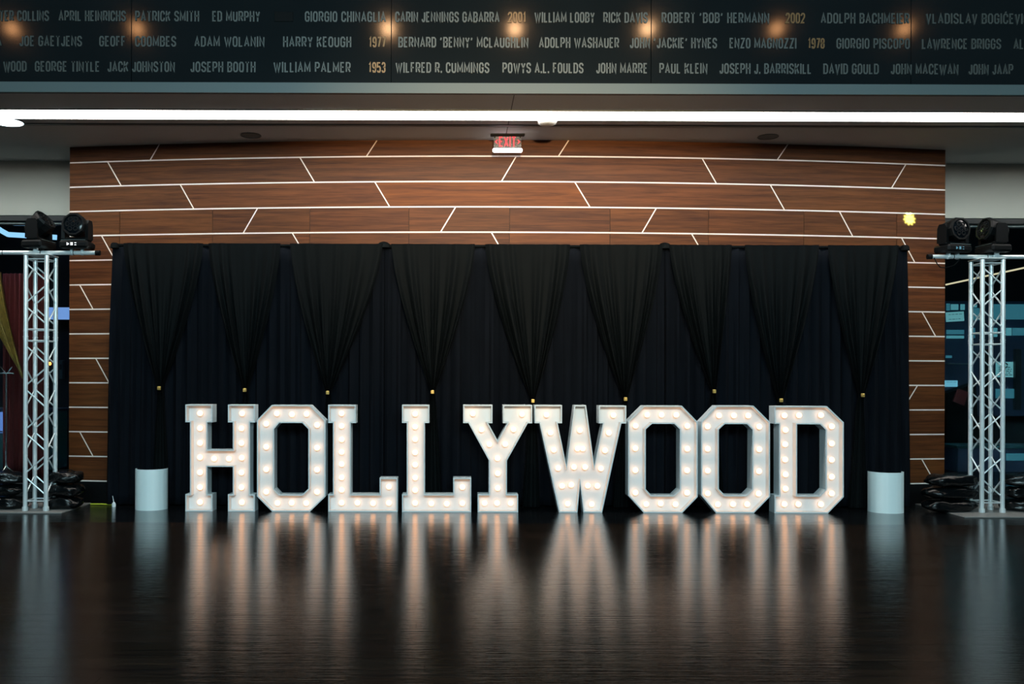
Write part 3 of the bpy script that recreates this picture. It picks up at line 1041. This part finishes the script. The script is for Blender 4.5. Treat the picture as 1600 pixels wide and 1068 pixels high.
# ------------------------------------------------------------------ half-round white columns
def half_column(x, yfront, h, r, rot, label):
    t = empty('half_round_column', (x, yfront + r, 0), rot)
    tag(t, label, 'column', 'white half-round columns beside the letters')
    n = 30
    a0, a1 = PI + math.radians(-8), 2 * PI + math.radians(8)
    vs, fs = [], []
    for i in range(n + 1):
        a = a0 + (a1 - a0) * i / n
        k = 1 + 0.006 * math.sin(i * 1.9)
        for (rr, z) in ((r * k, 0), (r * k, h), (r * k - .008, h), (r * k - .008, 0)):
            vs.append((rr * math.cos(a), rr * math.sin(a), z))
    for i in range(n):
        for k in range(4):
            j = (k + 1) % 4
            fs.append((i * 4 + k, i * 4 + 4 + k, i * 4 + 4 + j, i * 4 + j))
    fs += [(0, 1, 2, 3), (n * 4 + 3, n * 4 + 2, n * 4 + 1, n * 4)]
    MB().add(vs, fs).build('curved_sheet', M['pedestal'], t, True)
    return t


c = at(230.5, 797, 10.56)
half_column(c.x, 10.52, 0.47, 0.181, 0.08, 'white half-round column on the floor left of the H')
c = at(1394.5, 800, 10.49)
t = half_column(c.x, 10.47, 0.465, 0.194, -0.10, 'white half-round column on the floor right of the D')


# ------------------------------------------------------------------ trusses
def truss(cx, y0, label, bar0, bar1, flip, plate):
    """square aluminium tower; y0 is the depth of its front chords"""
    s = 0.235
    t = empty('truss_tower', (cx, y0 + s / 2, 0))
    tag(t, label, 'truss', 'aluminium lighting towers')
    h = s / 2
    corners = [(-h, -h), (h, -h), (h, h), (-h, h)]
    zb, zj, zt = 0.02, 2.0, 2.90
    for (x, y) in corners:
        m = MB()
        m.cyl((x, y, zb), (x, y, zt), 0.0245, 14)
        m.build('chord', M['alu'], t, True)
    for (x, y) in corners:
        m = MB()
        m.cyl((x, y, zj - 0.05), (x, y, zj - 0.04), 0.028, 12).cyl((x, y, zj + 0.04), (x, y, zj + 0.05), 0.028, 12)
        m.cyl((x - 0.03, y, zj - .02), (x + 0.03, y, zj - .02), 0.007, 8)
        m.build('joint_collar', M['alu'], t)
    for f in range(4):
        a, b = corners[f], corners[(f + 1) % 4]
        if f >= 2: a, b = b, a
        up = (f % 2 == 0)
        def pt(c, z): return (c[0], c[1], z)
        for z in (0.125, 1.935, 2.065, 2.86):
            MB().cyl(pt(a, z), pt(b, z), 0.0085, 8).build('rung', M['alu'], t)
        for (z0, z1, n) in ((0.17, 1.90, 7), (2.10, 2.83, 3)):
            st = (z1 - z0) / n
            for k in range(n):
                za, zb_ = z0 + k * st + 0.02, z0 + (k + 1) * st - 0.02
                sw = (k % 2 == 0) if f % 2 == 0 else (k % 2 == 1)
                if flip and f % 2: sw = not sw
                p0, p1 = (pt(b, za), pt(a, zb_)) if sw else (pt(a, za), pt(b, zb_))
                MB().cyl(p0, p1, 0.0085, 8).build('brace', M['alu'], t)
    # steel plate on the floor
    x0, x1, ya, yb = plate
    pl = MB().box(((x0 + x1) / 2 - cx, (ya + yb) / 2 - y0 - s / 2, 0.008), (x1 - x0, yb - ya, 0.016), ch=0.004)
    pl.build('base_plate', M['steel_plate'], t)
    m = MB()
    for (x, y) in corners:
        m.cyl((x, y, 0.016), (x, y, 0.06), 0.033, 12)
    m.build('foot_spigots', M['alu'], t)
    # cross bar on top
    zc = 2.945
    MB().cyl((bar0 - cx, 0, zc), (bar1 - cx, 0, zc), 0.0245, 16).build('crossbar', M['alu'], t, True)
    for s_, xx in ((-1, bar0 - cx), (1, bar1 - cx)):
        MB().cyl((xx, 0, zc), (xx + s_ * 0.05, 0, zc), 0.03, 14).build('end_cap', M['black'], t, True)
    top = MB().box((0, 0, 2.912), (s + .05, s + .05, 0.012), ch=0.003)
    top.build('top_plate', M['alu'], t)
    for xx in (bar0 - cx + .25, bar1 - cx - .25, 0.0):
        MB().cyl((xx - .004, 0, zc), (xx + .004, 0, zc), 0.0255, 14).build('bar_seam', M['black'], t)
    return t


def bx_(px, D): return (px - VX) * D / F


lx0 = bx_(40, 10.4)
TLX = lx0 + 0.1175
truss(TLX, 10.40, 'aluminium truss tower left of the wood wall with pipe on top', bx_(-30, 10.52), bx_(149, 10.52), False, (TLX - 0.62, -4.39, 10.26, 11.1))
rx0 = bx_(1532.5, 10.5) + 0.015
TRX = rx0 + 0.1175
truss(TRX, 10.50, 'aluminium truss tower right of the wood wall with pipe on top', bx_(1455, 10.62), bx_(1650, 10.62), True, (5.62, TRX + 0.6, 10.16, 11.25))
for (xb, yb) in ((5.80, 11.0), (5.78, 10.72)):
    tw = bpy.data.objects['truss_tower.001']
    MB().lathe([(0.016, 0.016), (0.016, 0.05), (0.010, 0.065), (0.010, 0.085), (0.002, 0.086)], 10, Matrix.Translation((xb - tw.location.x, yb - tw.location.y, 0))).build('levelling_bolt', M['chrome'], tw, True)


# ------------------------------------------------------------------ moving head lights
def moving_head(loc, rz, tilt, label, disp):
    t = empty('moving_head_light', loc, rz)
    tag(t, label, 'stage light', 'moving head lights on the tower bars')
    base = MB().box((0, 0, 0.062), (0.33, 0.25, 0.085), ch=0.022).build('base', M['black'], t)
    if disp:
        # small lit display: abstract segments
        m = MB()
        for (x, z, sx, sz) in ((-0.055, 0.066, 0.022, 0.004), (-0.055, 0.056, 0.022, 0.004), (-0.064, 0.061, 0.004, 0.03), (-0.02, 0.062, 0.006, 0.032), (-0.005, 0.062, 0.006, 0.032),
                               (-0.012, 0.062, 0.018, 0.005), (0.03, 0.074, 0.02, 0.004), (0.03, 0.05, 0.02, 0.004)):
            m.box((x, -0.127, z), (sx, 0.003, sz))
        m.build('display', M[disp], base)
    m = MB().box((0, -0.121, 0.108), (0.28, 0.004, 0.004))
    m.build('base_lip', M['frame_edge'], base)
    # yoke: cross piece and two arms
    y = MB()
    y.box((0, 0, 0.125), (0.30, 0.13, 0.045), ch=0.015)
    for s in (-1, 1):
        prof = [(-0.075, 0.13), (0.075, 0.13), (0.07, 0.30), (0.045, 0.345), (-0.045, 0.345), (-0.07, 0.30)]
        vs = [(s * 0.152, p_[0], p_[1]) for p_ in prof] + [(s * 0.115, p_[0] * .9, p_[1]) for p_ in prof]
        n = 6
        fs = [tuple(range(n)), tuple(range(2 * n - 1, n - 1, -1))] + [(i, n + i, n + (i + 1) % n, (i + 1) % n) for i in range(n)]
        y.add(vs, fs)
    y.build('yoke', M['black'], t)
    # head
    Mh = Matrix.Translation((0, 0, 0.275)) @ Matrix.Rotation(tilt, 4, 'X') @ Matrix.Rotation(PI / 2, 4, 'X')
    hd = MB().lathe([(0.03, -0.15), (0.085, -0.14), (0.115, -0.10), (0.122, 0.0), (0.132, 0.04), (0.138, 0.10), (0.130, 0.125), (0.112, 0.125), (0.108, 0.11)], 10, Mh)
    head = hd.build('head', M['black'], t)
    ln = MB().lathe([(0.106, 0.10), (0.106, 0.112), (0.07, 0.122), (0.002, 0.126)], 24, Mh).build('lens', M['black_gloss'], head, True)
    rg = MB()
    for k in range(7):
        a = 2 * PI * k / 6
        rr = 0 if k == 6 else 0.062
        rg.lathe([(0.026, 0.118), (0.026, 0.130), (0.020, 0.130), (0.020, 0.124)], 12, Mh @ Matrix.Translation((rr * math.cos(a), rr * math.sin(a), -0.002)))
    rg.build('lens_cells', M['black'], head)
    for s in (-0.06, 0.06):
        cm = MB().box((s, 0, 0.012), (0.03, 0.05, 0.03), ch=0.005)
        cm.cyl((s - .012, 0, -0.022), (s + .012, 0, -0.022), 0.031, 14)
        cm.box((s, -0.03, -0.02), (0.014, 0.02, 0.02), ch=0.003)
        cm.build('clamp', M['alu'], t)
    return t


zb = 2.945 + 0.024
moving_head((bx_(120, 10.52), 10.52, zb), 0.0, math.radians(-6), 'black moving head light facing the room on the left bar, nearest the wood wall', 'sign_white')
moving_head((bx_(60, 10.52), 10.52, zb), math.radians(82), math.radians(-42), 'black moving head light turned sideways on the left bar, above the tower', None)
moving_head((bx_(1488, 10.62), 10.62, zb), math.radians(14), math.radians(-4), 'black moving head light with blue display on the right bar, nearest the wood wall', 'sky_text')
moving_head((bx_(1551, 10.62), 10.62, zb), math.radians(-84), math.radians(-12), 'black moving head light turned sideways on the right bar, above the tower', None)

# cable drooping under the right bar end
o = MB().tube([(bx_(1459, 10.6), 10.6, 2.93), (bx_(1463, 10.6), 10.59, 2.86), (bx_(1468, 10.6), 10.59, 2.82), (bx_(1476, 10.6), 10.6, 2.815), (bx_(1490, 10.6), 10.6, 2.84), (bx_(1500, 10.6), 10.6, 2.92)], 0.006).build('power_cable', M['black'])
tag(o, 'thin black cable drooping under the end of the right tower bar', 'cable')


# ------------------------------------------------------------------ sandbags
def sandbag(loc, rz, L, W_, H_, seed, label, group):
    rnd = random.Random(seed)
    n, m_ = 28, 18
    vs, fs = [], []
    ph = [rnd.uniform(0, 6) for _ in range(6)]
    for j in range(m_ + 1):
        b = -PI / 2 + PI * j / m_
        for i in range(n):
            a = 2 * PI * i / n
            ca, sa = math.cos(a), math.sin(a)
            cb, sb = math.cos(b), math.sin(b)
            x = L / 2 * math.copysign(abs(ca) ** 0.75, ca) * cb ** 0.38
            y = W_ / 2 * math.copysign(abs(sa) ** 0.75, sa) * cb ** 0.38
            pinch = 1 - 0.42 * max(0, abs(x) / (L / 2) - 0.62) / 0.38
            z = H_ / 2 * math.copysign(abs(sb) ** 0.62, sb) * pinch
            wv = 0.012 * math.sin(22 * x + ph[0] + 6 * y) + 0.009 * math.sin(35 * y + ph[1] + 10 * x) + 0.006 * math.sin(60 * x + ph[2])
            z += wv * cb * (1 if z > 0 else .25)
            y += 0.014 * math.sin(30 * x + ph[3]) + 0.008 * math.sin(70 * z + ph[4] + 9 * x)
            vs.append((x, y, z + H_ / 2))
    for j in range(m_):
        for i in range(n):
            k = (i + 1) % n
            fs.append((j * n + i, j * n + k, (j + 1) * n + k, (j + 1) * n + i))
    zmin = min(v[2] for v in vs)
    vs = [(v[0], v[1], v[2] - zmin) for v in vs]
    t = empty('sandbag', loc, rz)
    tag(t, label, 'sandbag', group)
    MB().add(vs, fs).build('bag', M['bag'], t, True)
    tie = MB().cyl((L / 2 - 0.035, 0, H_ * .48), (L / 2 + 0.02, 0, H_ * .5), 0.016, 8, 0.03)
    tie.build('tied_end', M['bag'], t, True)
    st = MB().tube([(-0.10, 0, H_ * .97), (-0.06, 0, H_ + .018), (0.06, 0, H_ + .018), (0.10, 0, H_ * .97)], 0.006, 6)
    st.build('handle', M['black'], t)
    return t


def stack(px, D, side, rz, L, W_=0.3, H_=0.132, n=3):
    pos = ('bottom', 'middle', 'top')
    for k in range(n):
        sandbag((bx_(px, D) + random.uniform(-.02, .02), D + random.uniform(-.02, .02), 0.016 + k * (H_ + 0.012)), rz + random.uniform(-.1, .1),
                L * (1 - .04 * k), W_, H_, px + k, 'shiny black sandbag, %s of the three %s' % (pos[k], side), 'black sandbags around the towers')


stack(102, 10.62, 'between the left tower and the wood wall', PI + .05, 0.42)
stack(6, 10.62, 'at the outer side of the left tower', 0.0, 0.52)
stack(1484, 10.62, 'between the wood wall and the right tower', 0.08, 0.66)
stack(1605, 10.66, 'at the outer side of the right tower', PI, 0.58)

# ------------------------------------------------------------------ small floor items
p = at(161, 776, 10.9)
o = MB().tube([(bx_(142, 11.0), 11.0, 0.012), (bx_(160, 11.0), 10.99, 0.014), (bx_(177, 10.95), 10.95, 0.012)], 0.009).build('floor_cable', M['yellow_cable'])
tag(o, 'short yellow-green cable lying on the floor left of the drapes', 'cable')
t = empty('white_plug', (bx_(178.5, 10.85), 10.85, 0))
tag(t, 'small white plug standing on the floor at the left drape corner', 'plug')
MB().lathe([(0.022, 0.0), (0.024, 0.03), (0.016, 0.05), (0.008, 0.055)], 14).build('plug_body', M['white'], t, True)
MB().cyl((0, 0, .05), (-0.015, 0, .13), 0.006, 8, 0.003).build('plug_lead', M['white'], t)

# ------------------------------------------------------------------ beyond the left glass
# red drape and gold swag
def wavy(name, m, pts_top, pts_bot, D, n, amp, freq, label, cat, thick=.01):
    vs, fs = [], []
    nv = 14
    for j in range(nv + 1):
        tt = j / nv
        for i in range(n + 1):
            u = i / n
            x = (pts_top[0] * (1 - u) + pts_top[1] * u) * (1 - tt) + (pts_bot[0] * (1 - u) + pts_bot[1] * u) * tt
            z = pts_top[2] * (1 - tt) + pts_bot[2] * tt
            vs.append((x, D + amp * math.sin(freq * u + 0.6 * tt), z))
    for j in range(nv):
        for i in range(n):
            k = j * (n + 1) + i
            fs.append((k, k + n + 1, k + n + 2, k + 1))
    o = MB().add(vs, fs).build(name, m, None, True)
    md = o.modifiers.new('s', 'SOLIDIFY'); md.thickness = thick
    tag(o, label, cat)
    return o


D = 14.0
a, b = at(5, 427, D), at(74, 427, D)
wavy('red_curtain', M['red_cloth'], (a.x, b.x, a.z), (a.x, b.x, 0.012), D, 60, 0.04, 60, 'dark red velvet curtain behind the left tower, beyond the glass', 'curtain')
# gold swag: sweeps from upper left down to the right
D = 13.6
vs, fs = [], []
nn, kk = 26, 40
for j in range(nn + 1):
    tt = j / nn
    L_ = at(-40 + 55 * tt ** 1.5 + 15 * tt, 425 + 150 * tt, D)
    R__ = at(2 + 34 * tt ** 1.25, 425 + 166 * tt, D)
    for i in range(kk + 1):
        u = i / kk
        q = L_.lerp(R__, u)
        vs.append((q.x, D + 0.05 * math.sin(u * 44) * (1 - .4 * tt), q.z))
for j in range(nn):
    for i in range(kk):
        k = j * (kk + 1) + i
        fs.append((k, k + kk + 1, k + kk + 2, k + 1))
gs = MB().add(vs, fs).build('gold_swag', M['gold_cloth'], None, True)
md = gs.modifiers.new('s', 'SOLIDIFY'); md.thickness = 0.01
tag(gs, 'gold pleated cloth swag sweeping over the red curtain at the left edge', 'curtain')

# pale blue linear light fitting on the far room's ceiling
D = 16.0
pts = [at(-30, 340, D), at(3, 361, D), at(12, 366, D), at(88, 370.5, D)]
m = MB()
for a, b in zip(pts, pts[1:]):
    d = (b - a).normalized(); nrm = Vector((-d.z, 0, d.x)) * 0.042
    q = [a + nrm, b + nrm, b - nrm, a - nrm]
    vs = [tuple(v) for v in q] + [(v.x, v.y + .03, v.z) for v in q]
    m.add(vs, [(0, 3, 2, 1), (4, 5, 6, 7), (0, 1, 5, 4), (1, 2, 6, 5), (2, 3, 7, 6), (3, 0, 4, 7)])
t = empty('hanging_line_light', (pts[1].x, D, pts[1].z))
tag(t, 'pale blue bent line light glowing behind the left tower lights', 'light')
ob = m.build('diffuser', M['blue_glow'], t); ob.location = -Vector(t.location)
m = MB()
for q in (pts[1], pts[2].lerp(pts[3], .7)):
    m.cyl((q.x, D + .02, q.z), (q.x, D + .02, 5.15), 0.006, 6)
ob = m.build('hanger', M['black'], t); ob.location = -Vector(t.location)

# blue screens
t = empty('wall_screen', (0, 0, 0))
D = 17.6
a, b = at(74, 480, D), at(113, 499, D)
t.location = ((a.x + b.x) / 2, D, (a.z + b.z) / 2)
tag(t, 'small glowing blue screen far behind the left tower', 'screen')
MB().box((0, 0.02, 0), (b.x - a.x + .06, 0.05, a.z - b.z + .06), ch=.008).build('bezel', M['black'], t)
MB().box((0, -0.01, 0), (b.x - a.x, 0.012, a.z - b.z)).build('display', emis('blue_display', (0.20, 0.34, 0.72, 1), 1.0), t)

# counter with a blue lit end
a, b = at(-60, 640, 15.0), at(84, 640, 15.0)
t = empty('bar_counter', ((a.x + b.x) / 2, 15.0, 0))
tag(t, 'long low counter in dim blue-green light at the left edge', 'counter')
Lc = b.x - a.x
MB().box((0, 0.3, a.z), (Lc, 0.8, 0.05), ch=.01).build('counter_top', M['navy'], t)
MB().box((0, 0.35, a.z / 2), (Lc - .1, 0.6, a.z - 0.05), ch=.01).build('counter_body', M['teal_table'], t)
MB().box((0, -0.02, a.z - .35), (Lc - .1, 0.03, 0.02)).build('foot_ledge', M['navy'], t)
sc_ = at(-3, 660, 14.95)
MB().box((sc_.x - t.location.x, 0.03, sc_.z), (0.16, 0.02, 0.34), ch=.005).build('lit_end_panel', M['blue_screen'], t)

# chrome stand with cross bar
p = at(10, 583, 13.3)
t = empty('chrome_stand', (p.x, 13.3, 0))
tag(t, 'chrome stand with a cross bar and raised arms at the left edge', 'stand')
MB().cyl((0, 0, 0.03), (0, 0, p.z), 0.012, 10).build('pole', M['chrome'], t)
MB().cyl((-0.14, 0, p.z), (0.11, 0, p.z), 0.011, 10).build('cross_bar', M['chrome'], t)
for s in (-1, 1):
    MB().cyl((s * 0.01, 0, p.z), (s * 0.08, 0, p.z + 0.09), 0.007, 8).build('arm', M['chrome'], t)
for k in range(3):
    a = 2 * PI * k / 3 + .4
    MB().cyl((0, 0, 0.25), (0.25 * math.cos(a), 0.25 * math.sin(a), 0.02), 0.01, 8).build('leg', M['chrome'], t)
# wall box with amber lamp
p = at(95, 577, 17.8)
t = empty('wall_box', (p.x, 17.85, p.z))
tag(t, 'slim grey wall box far behind the left tower', 'box')
MB().box((0, 0, 0), (0.07, 0.12, 0.36), ch=.008).build('housing', M['ledge'], t)
MB().box((0, -0.065, .05), (0.05, 0.01, 0.1), ch=.003).build('cover', M['frame'], t)
p = at(78, 568, 16.0)
t = empty('amber_lamp', (p.x, 16.0, 0))
tag(t, 'tiny amber lamp on a thin stand glowing through the left tower', 'lamp')
MB().lathe([(0.004, -0.03), (0.024, -0.015), (0.026, 0.01), (0.014, 0.03), (0.002, 0.034)], 12, Matrix.Translation((0, 0, p.z))).build('lamp_shade', M['amber'], t, True)
MB().cyl((0, 0, 0.02), (0, 0, p.z - .03), 0.007, 8).build('pole', M['black'], t)
MB().lathe([(0.10, 0.01), (0.10, 0.02), (0.02, 0.03)], 16).build('base', M['black'], t, True)

# ------------------------------------------------------------------ beyond the right glass: lit shopfront
D = 17.9
def slab(name, x0, y0, x1, y1, D, m, parent, th=0.03):
    a, b = at(x0, y0, D), at(x1, y1, D)
    o = MB().box(((a.x + b.x) / 2 - parent.location.x, D - parent.location.y, (a.z + b.z) / 2 - parent.location.z), (abs(b.x - a.x), th, abs(a.z - b.z)), ch=0.004).build(name, m, parent)
    return o


p = at(1540, 560, D)
t = empty('shopfront', (p.x, D, 0))
tag(t, 'dim teal-lit shopfront with window bands beyond the right glass', 'shopfront')
slab('back_board', 1470, 470, 1680, 650, D + .08, M['navy'], t, .05)
for (x0, y0, x1, y1, mm) in ((1479, 474, 1484, 485, 'teal_pane'), (1486, 475, 1497, 484, 'teal_pane_lit'), (1501, 475, 1507, 484, 'teal_pane_lit'), (1515, 475, 1526, 480, 'teal_pane_lit'),
                             (1516, 481, 1530, 500, 'teal_pane'), (1552, 475, 1650, 499, 'teal_pane'),
                             (1479, 515, 1506, 522, 'teal_pane'), (1479, 524, 1506, 528.5, 'teal_pane_lit'), (1518, 512, 1523, 528, 'teal_pane'), (1552, 512, 1558, 526, 'teal_pane_lit'),
                             (1572, 512, 1580, 524, 'teal_pane_lit'), (1582, 512, 1650, 524, 'teal_pane'),
                             (1478, 555, 1487, 559, 'teal_pane'), (1556, 607, 1585, 622, 'teal_pane')):
    slab('window_pane', x0, y0, x1, y1, D, M[mm], t)
slab('door_post', 1585, 545, 1594, 640, D - .02, M['frame'], t, .08)
slab('door_post', 1540, 545, 1548, 640, D - .02, M['frame'], t, .08)
slab('shelf', 1479, 567, 1520, 569, D - .04, M['frame_edge'], t, .1)

# paper notice with lines of small print
def notice(x0, y0, x1, y1, D, label, rows_, m, circ=False, rz=0.0):
    a, b = at(x0, y0, D), at(x1, y1, D)
    t = empty('notice', ((a.x + b.x) / 2, D, (a.z + b.z) / 2))
    t.rotation_euler = (0, rz, 0)
    tag(t, label, 'sign')
    W_, H_ = b.x - a.x, a.z - b.z
    MB().box((0, 0, 0), (W_, 0.012, H_)).build('sheet', m, t)
    q = MB()
    rr = random.Random(5)
    for k in range(rows_):
        z = -H_ / 2 + H_ * (0.15 + 0.5 * k / max(1, rows_ - 1)) if circ else H_ * (0.25 - 0.5 * k / max(1, rows_ - 1))
        x = -W_ * .36
        while x < W_ * .34:
            l = rr.uniform(.02, .06)
            q.box((x + l / 2, -0.008, z), (l, 0.003, H_ * .045))
            x += l + .02
    q.build('print_lines', M['navy'], t)
    if circ:
        q = MB()
        n = 18
        for k in range(n):
            if k % 6 == 5: continue
            a0, a1 = 2 * PI * k / n, 2 * PI * (k + 1) / n
            R1, R0 = H_ * .19, H_ * .11
            cz = H_ * .27
            vs = [(R * math.cos(A), yy, cz + R * math.sin(A)) for yy in (-0.01, -0.006) for (R, A) in ((R0, a0), (R1, a0), (R1, a1), (R0, a1))]
            q.add(vs, [(0, 3, 2, 1), (4, 5, 6, 7), (0, 1, 5, 4), (1, 2, 6, 5), (2, 3, 7, 6), (3, 0, 4, 7)])
        q.build('round_emblem', M['navy'], t)
    return t


notice(1478, 487, 1506, 502, 17.945, 'pale tilted notice with two lines of print right of the wood wall', 2, M['paper'], rz=-0.06)
notice(1556, 565, 1584, 589, 17.945, 'pale square notice with a round arrow emblem behind the right tower', 5, M['paper'], True)
notice(1476, 594, 1496, 604, 17.945, 'pale blue sign strip half hidden by a dark shape', 1, M['sky_text'])
p = at(1492, 612, 16.6)
t = empty('draped_chair', (p.x, 16.6, 0))
tag(t, 'dark heap of stacked seats with a red cloth beyond the right glass', 'chair')
MB().add([(-.28, -.2, 0), (.35, -.2, 0), (.35, .2, 0), (-.28, .2, 0), (-.2, -.14, p.z - .02), (.30, -.14, p.z + .16), (.30, .14, p.z + .16), (-.2, .14, p.z - .02)],
         [(3, 2, 1, 0), (4, 5, 6, 7), (0, 1, 5, 4), (1, 2, 6, 5), (2, 3, 7, 6), (3, 0, 4, 7)]).build('cover', M['black'], t)
MB().add([(-.15, -.22, p.z - .16), (.05, -.22, p.z - .24), (.12, -.22, p.z + .0), (-.06, -.22, p.z + .06), (-.15, -.18, p.z - .16), (.05, -.18, p.z - .24), (.12, -.18, p.z + .0), (-.06, -.18, p.z + .06)],
         [(0, 1, 2, 3), (7, 6, 5, 4), (0, 4, 5, 1), (1, 5, 6, 2), (2, 6, 7, 3), (3, 7, 4, 0)]).build('red_cloth', M['red_item'], t)
# counter and bin in teal light
a, b = at(1494, 690, 15.5), at(1640, 690, 15.5)
t = empty('display_counter', ((a.x + b.x) / 2, 15.5, 0))
tag(t, 'long teal-lit counter standing behind the right tower', 'counter')
zt = at(1560, 700, 15.5).z
MB().box((0, .2, zt / 2), (b.x - a.x, .5, zt), ch=.01).build('counter_body', M['navy'], t)
MB().box((0, .2, zt + .03), (b.x - a.x + .08, .6, .05), ch=.01).build('counter_top', M['teal_table'], t)
MB().box((.35, -.07, zt - .14), (b.x - a.x - .9, .02, .12), ch=.004).build('lit_band', M['teal_pane'], t)
# diagonal warm line light on the far ceiling
a, b = at(1478, 444.5, 15.2), at(1680, 401, 13.0)
t = empty('line_light', tuple(a))
tag(t, 'thin warm line light slanting up to the right behind the right tower', 'light')
m = MB().cyl((0, 0, 0), tuple(b - a), 0.013, 8)
m.build('diffuser', M['warm_line'], t)
m = MB().cyl((0.2, -.08, 0.02), (0.2, -.08, 5.12 - a.z), 0.004, 6).build('hanger', M['black'], t)

# lights of the two far rooms
area_light('far_left_room_light', (-7.2, 13.6, 4.6), (-6.6, 15.2, 0.6), 1.6, 0.6, 16, (0.35, 0.55, 1.0))
area_light('far_left_warm_light', (-6.3, 12.7, 3.2), (-6.5, 14.2, 2.2), 0.3, 0.3, 5, (1.0, 0.75, 0.5))
area_light('far_right_room_light', (8.2, 14.2, 4.6), (8.4, 16.5, 0.8), 2.0, 0.6, 14, (0.3, 0.8, 1.0))

# projected yellow disc on the wood wall
d = bpy.data.lights.new('yellow_beam', 'SPOT')
d.energy = 330000
d.color = (0.42, 1.0, 0.40)
d.spot_size = math.radians(2.4)
d.spot_blend = 0.0
d.use_nodes = True
nt = d.node_tree
em = nt.nodes['Emission']
tc = nt.nodes.new('ShaderNodeTexCoord')
sp = nt.nodes.new('ShaderNodeSeparateXYZ')
nt.links.new(tc.outputs['Normal'], sp.inputs[0])
def mth(op, a, b=None, c=None):
    n_ = nt.nodes.new('ShaderNodeMath'); n_.operation = op
    for i_, q_ in enumerate((a, b, c)):
        if q_ is None: continue
        if isinstance(q_, (int, float)): n_.inputs[i_].default_value = q_
        else: nt.links.new(q_, n_.inputs[i_])
    return n_.outputs[0]
gx = mth('DIVIDE', sp.outputs[0], sp.outputs[2]); gy = mth('DIVIDE', sp.outputs[1], sp.outputs[2])
rad_ = mth('SQRT', mth('ADD', mth('MULTIPLY', gx, gx), mth('MULTIPLY', gy, gy)))
ang_ = mth('ARCTAN2', gy, gx)
edge_ = mth('MULTIPLY_ADD', mth('SINE', mth('MULTIPLY', ang_, 10)), 0.0008, 0.0097)
fall = mth('DIVIDE', mth('SUBTRACT', edge_, rad_), 0.0045)
fall = mth('MINIMUM', mth('MAXIMUM', fall, 0), 1)
nt.links.new(mth('POWER', fall, 2), em.inputs['Strength'])
d.shadow_soft_size = 0.001
o = bpy.data.objects.new('yellow_beam', d)
tx_, tz_ = wall_xz(1421, 342)
src = Vector((3.4, 2.6, 5.4))
o.location = src
o.rotation_euler = (Vector((tx_, wy(tx_), tz_)) - src).to_track_quat('-Z', 'Y').to_euler()
C.objects.link(o)
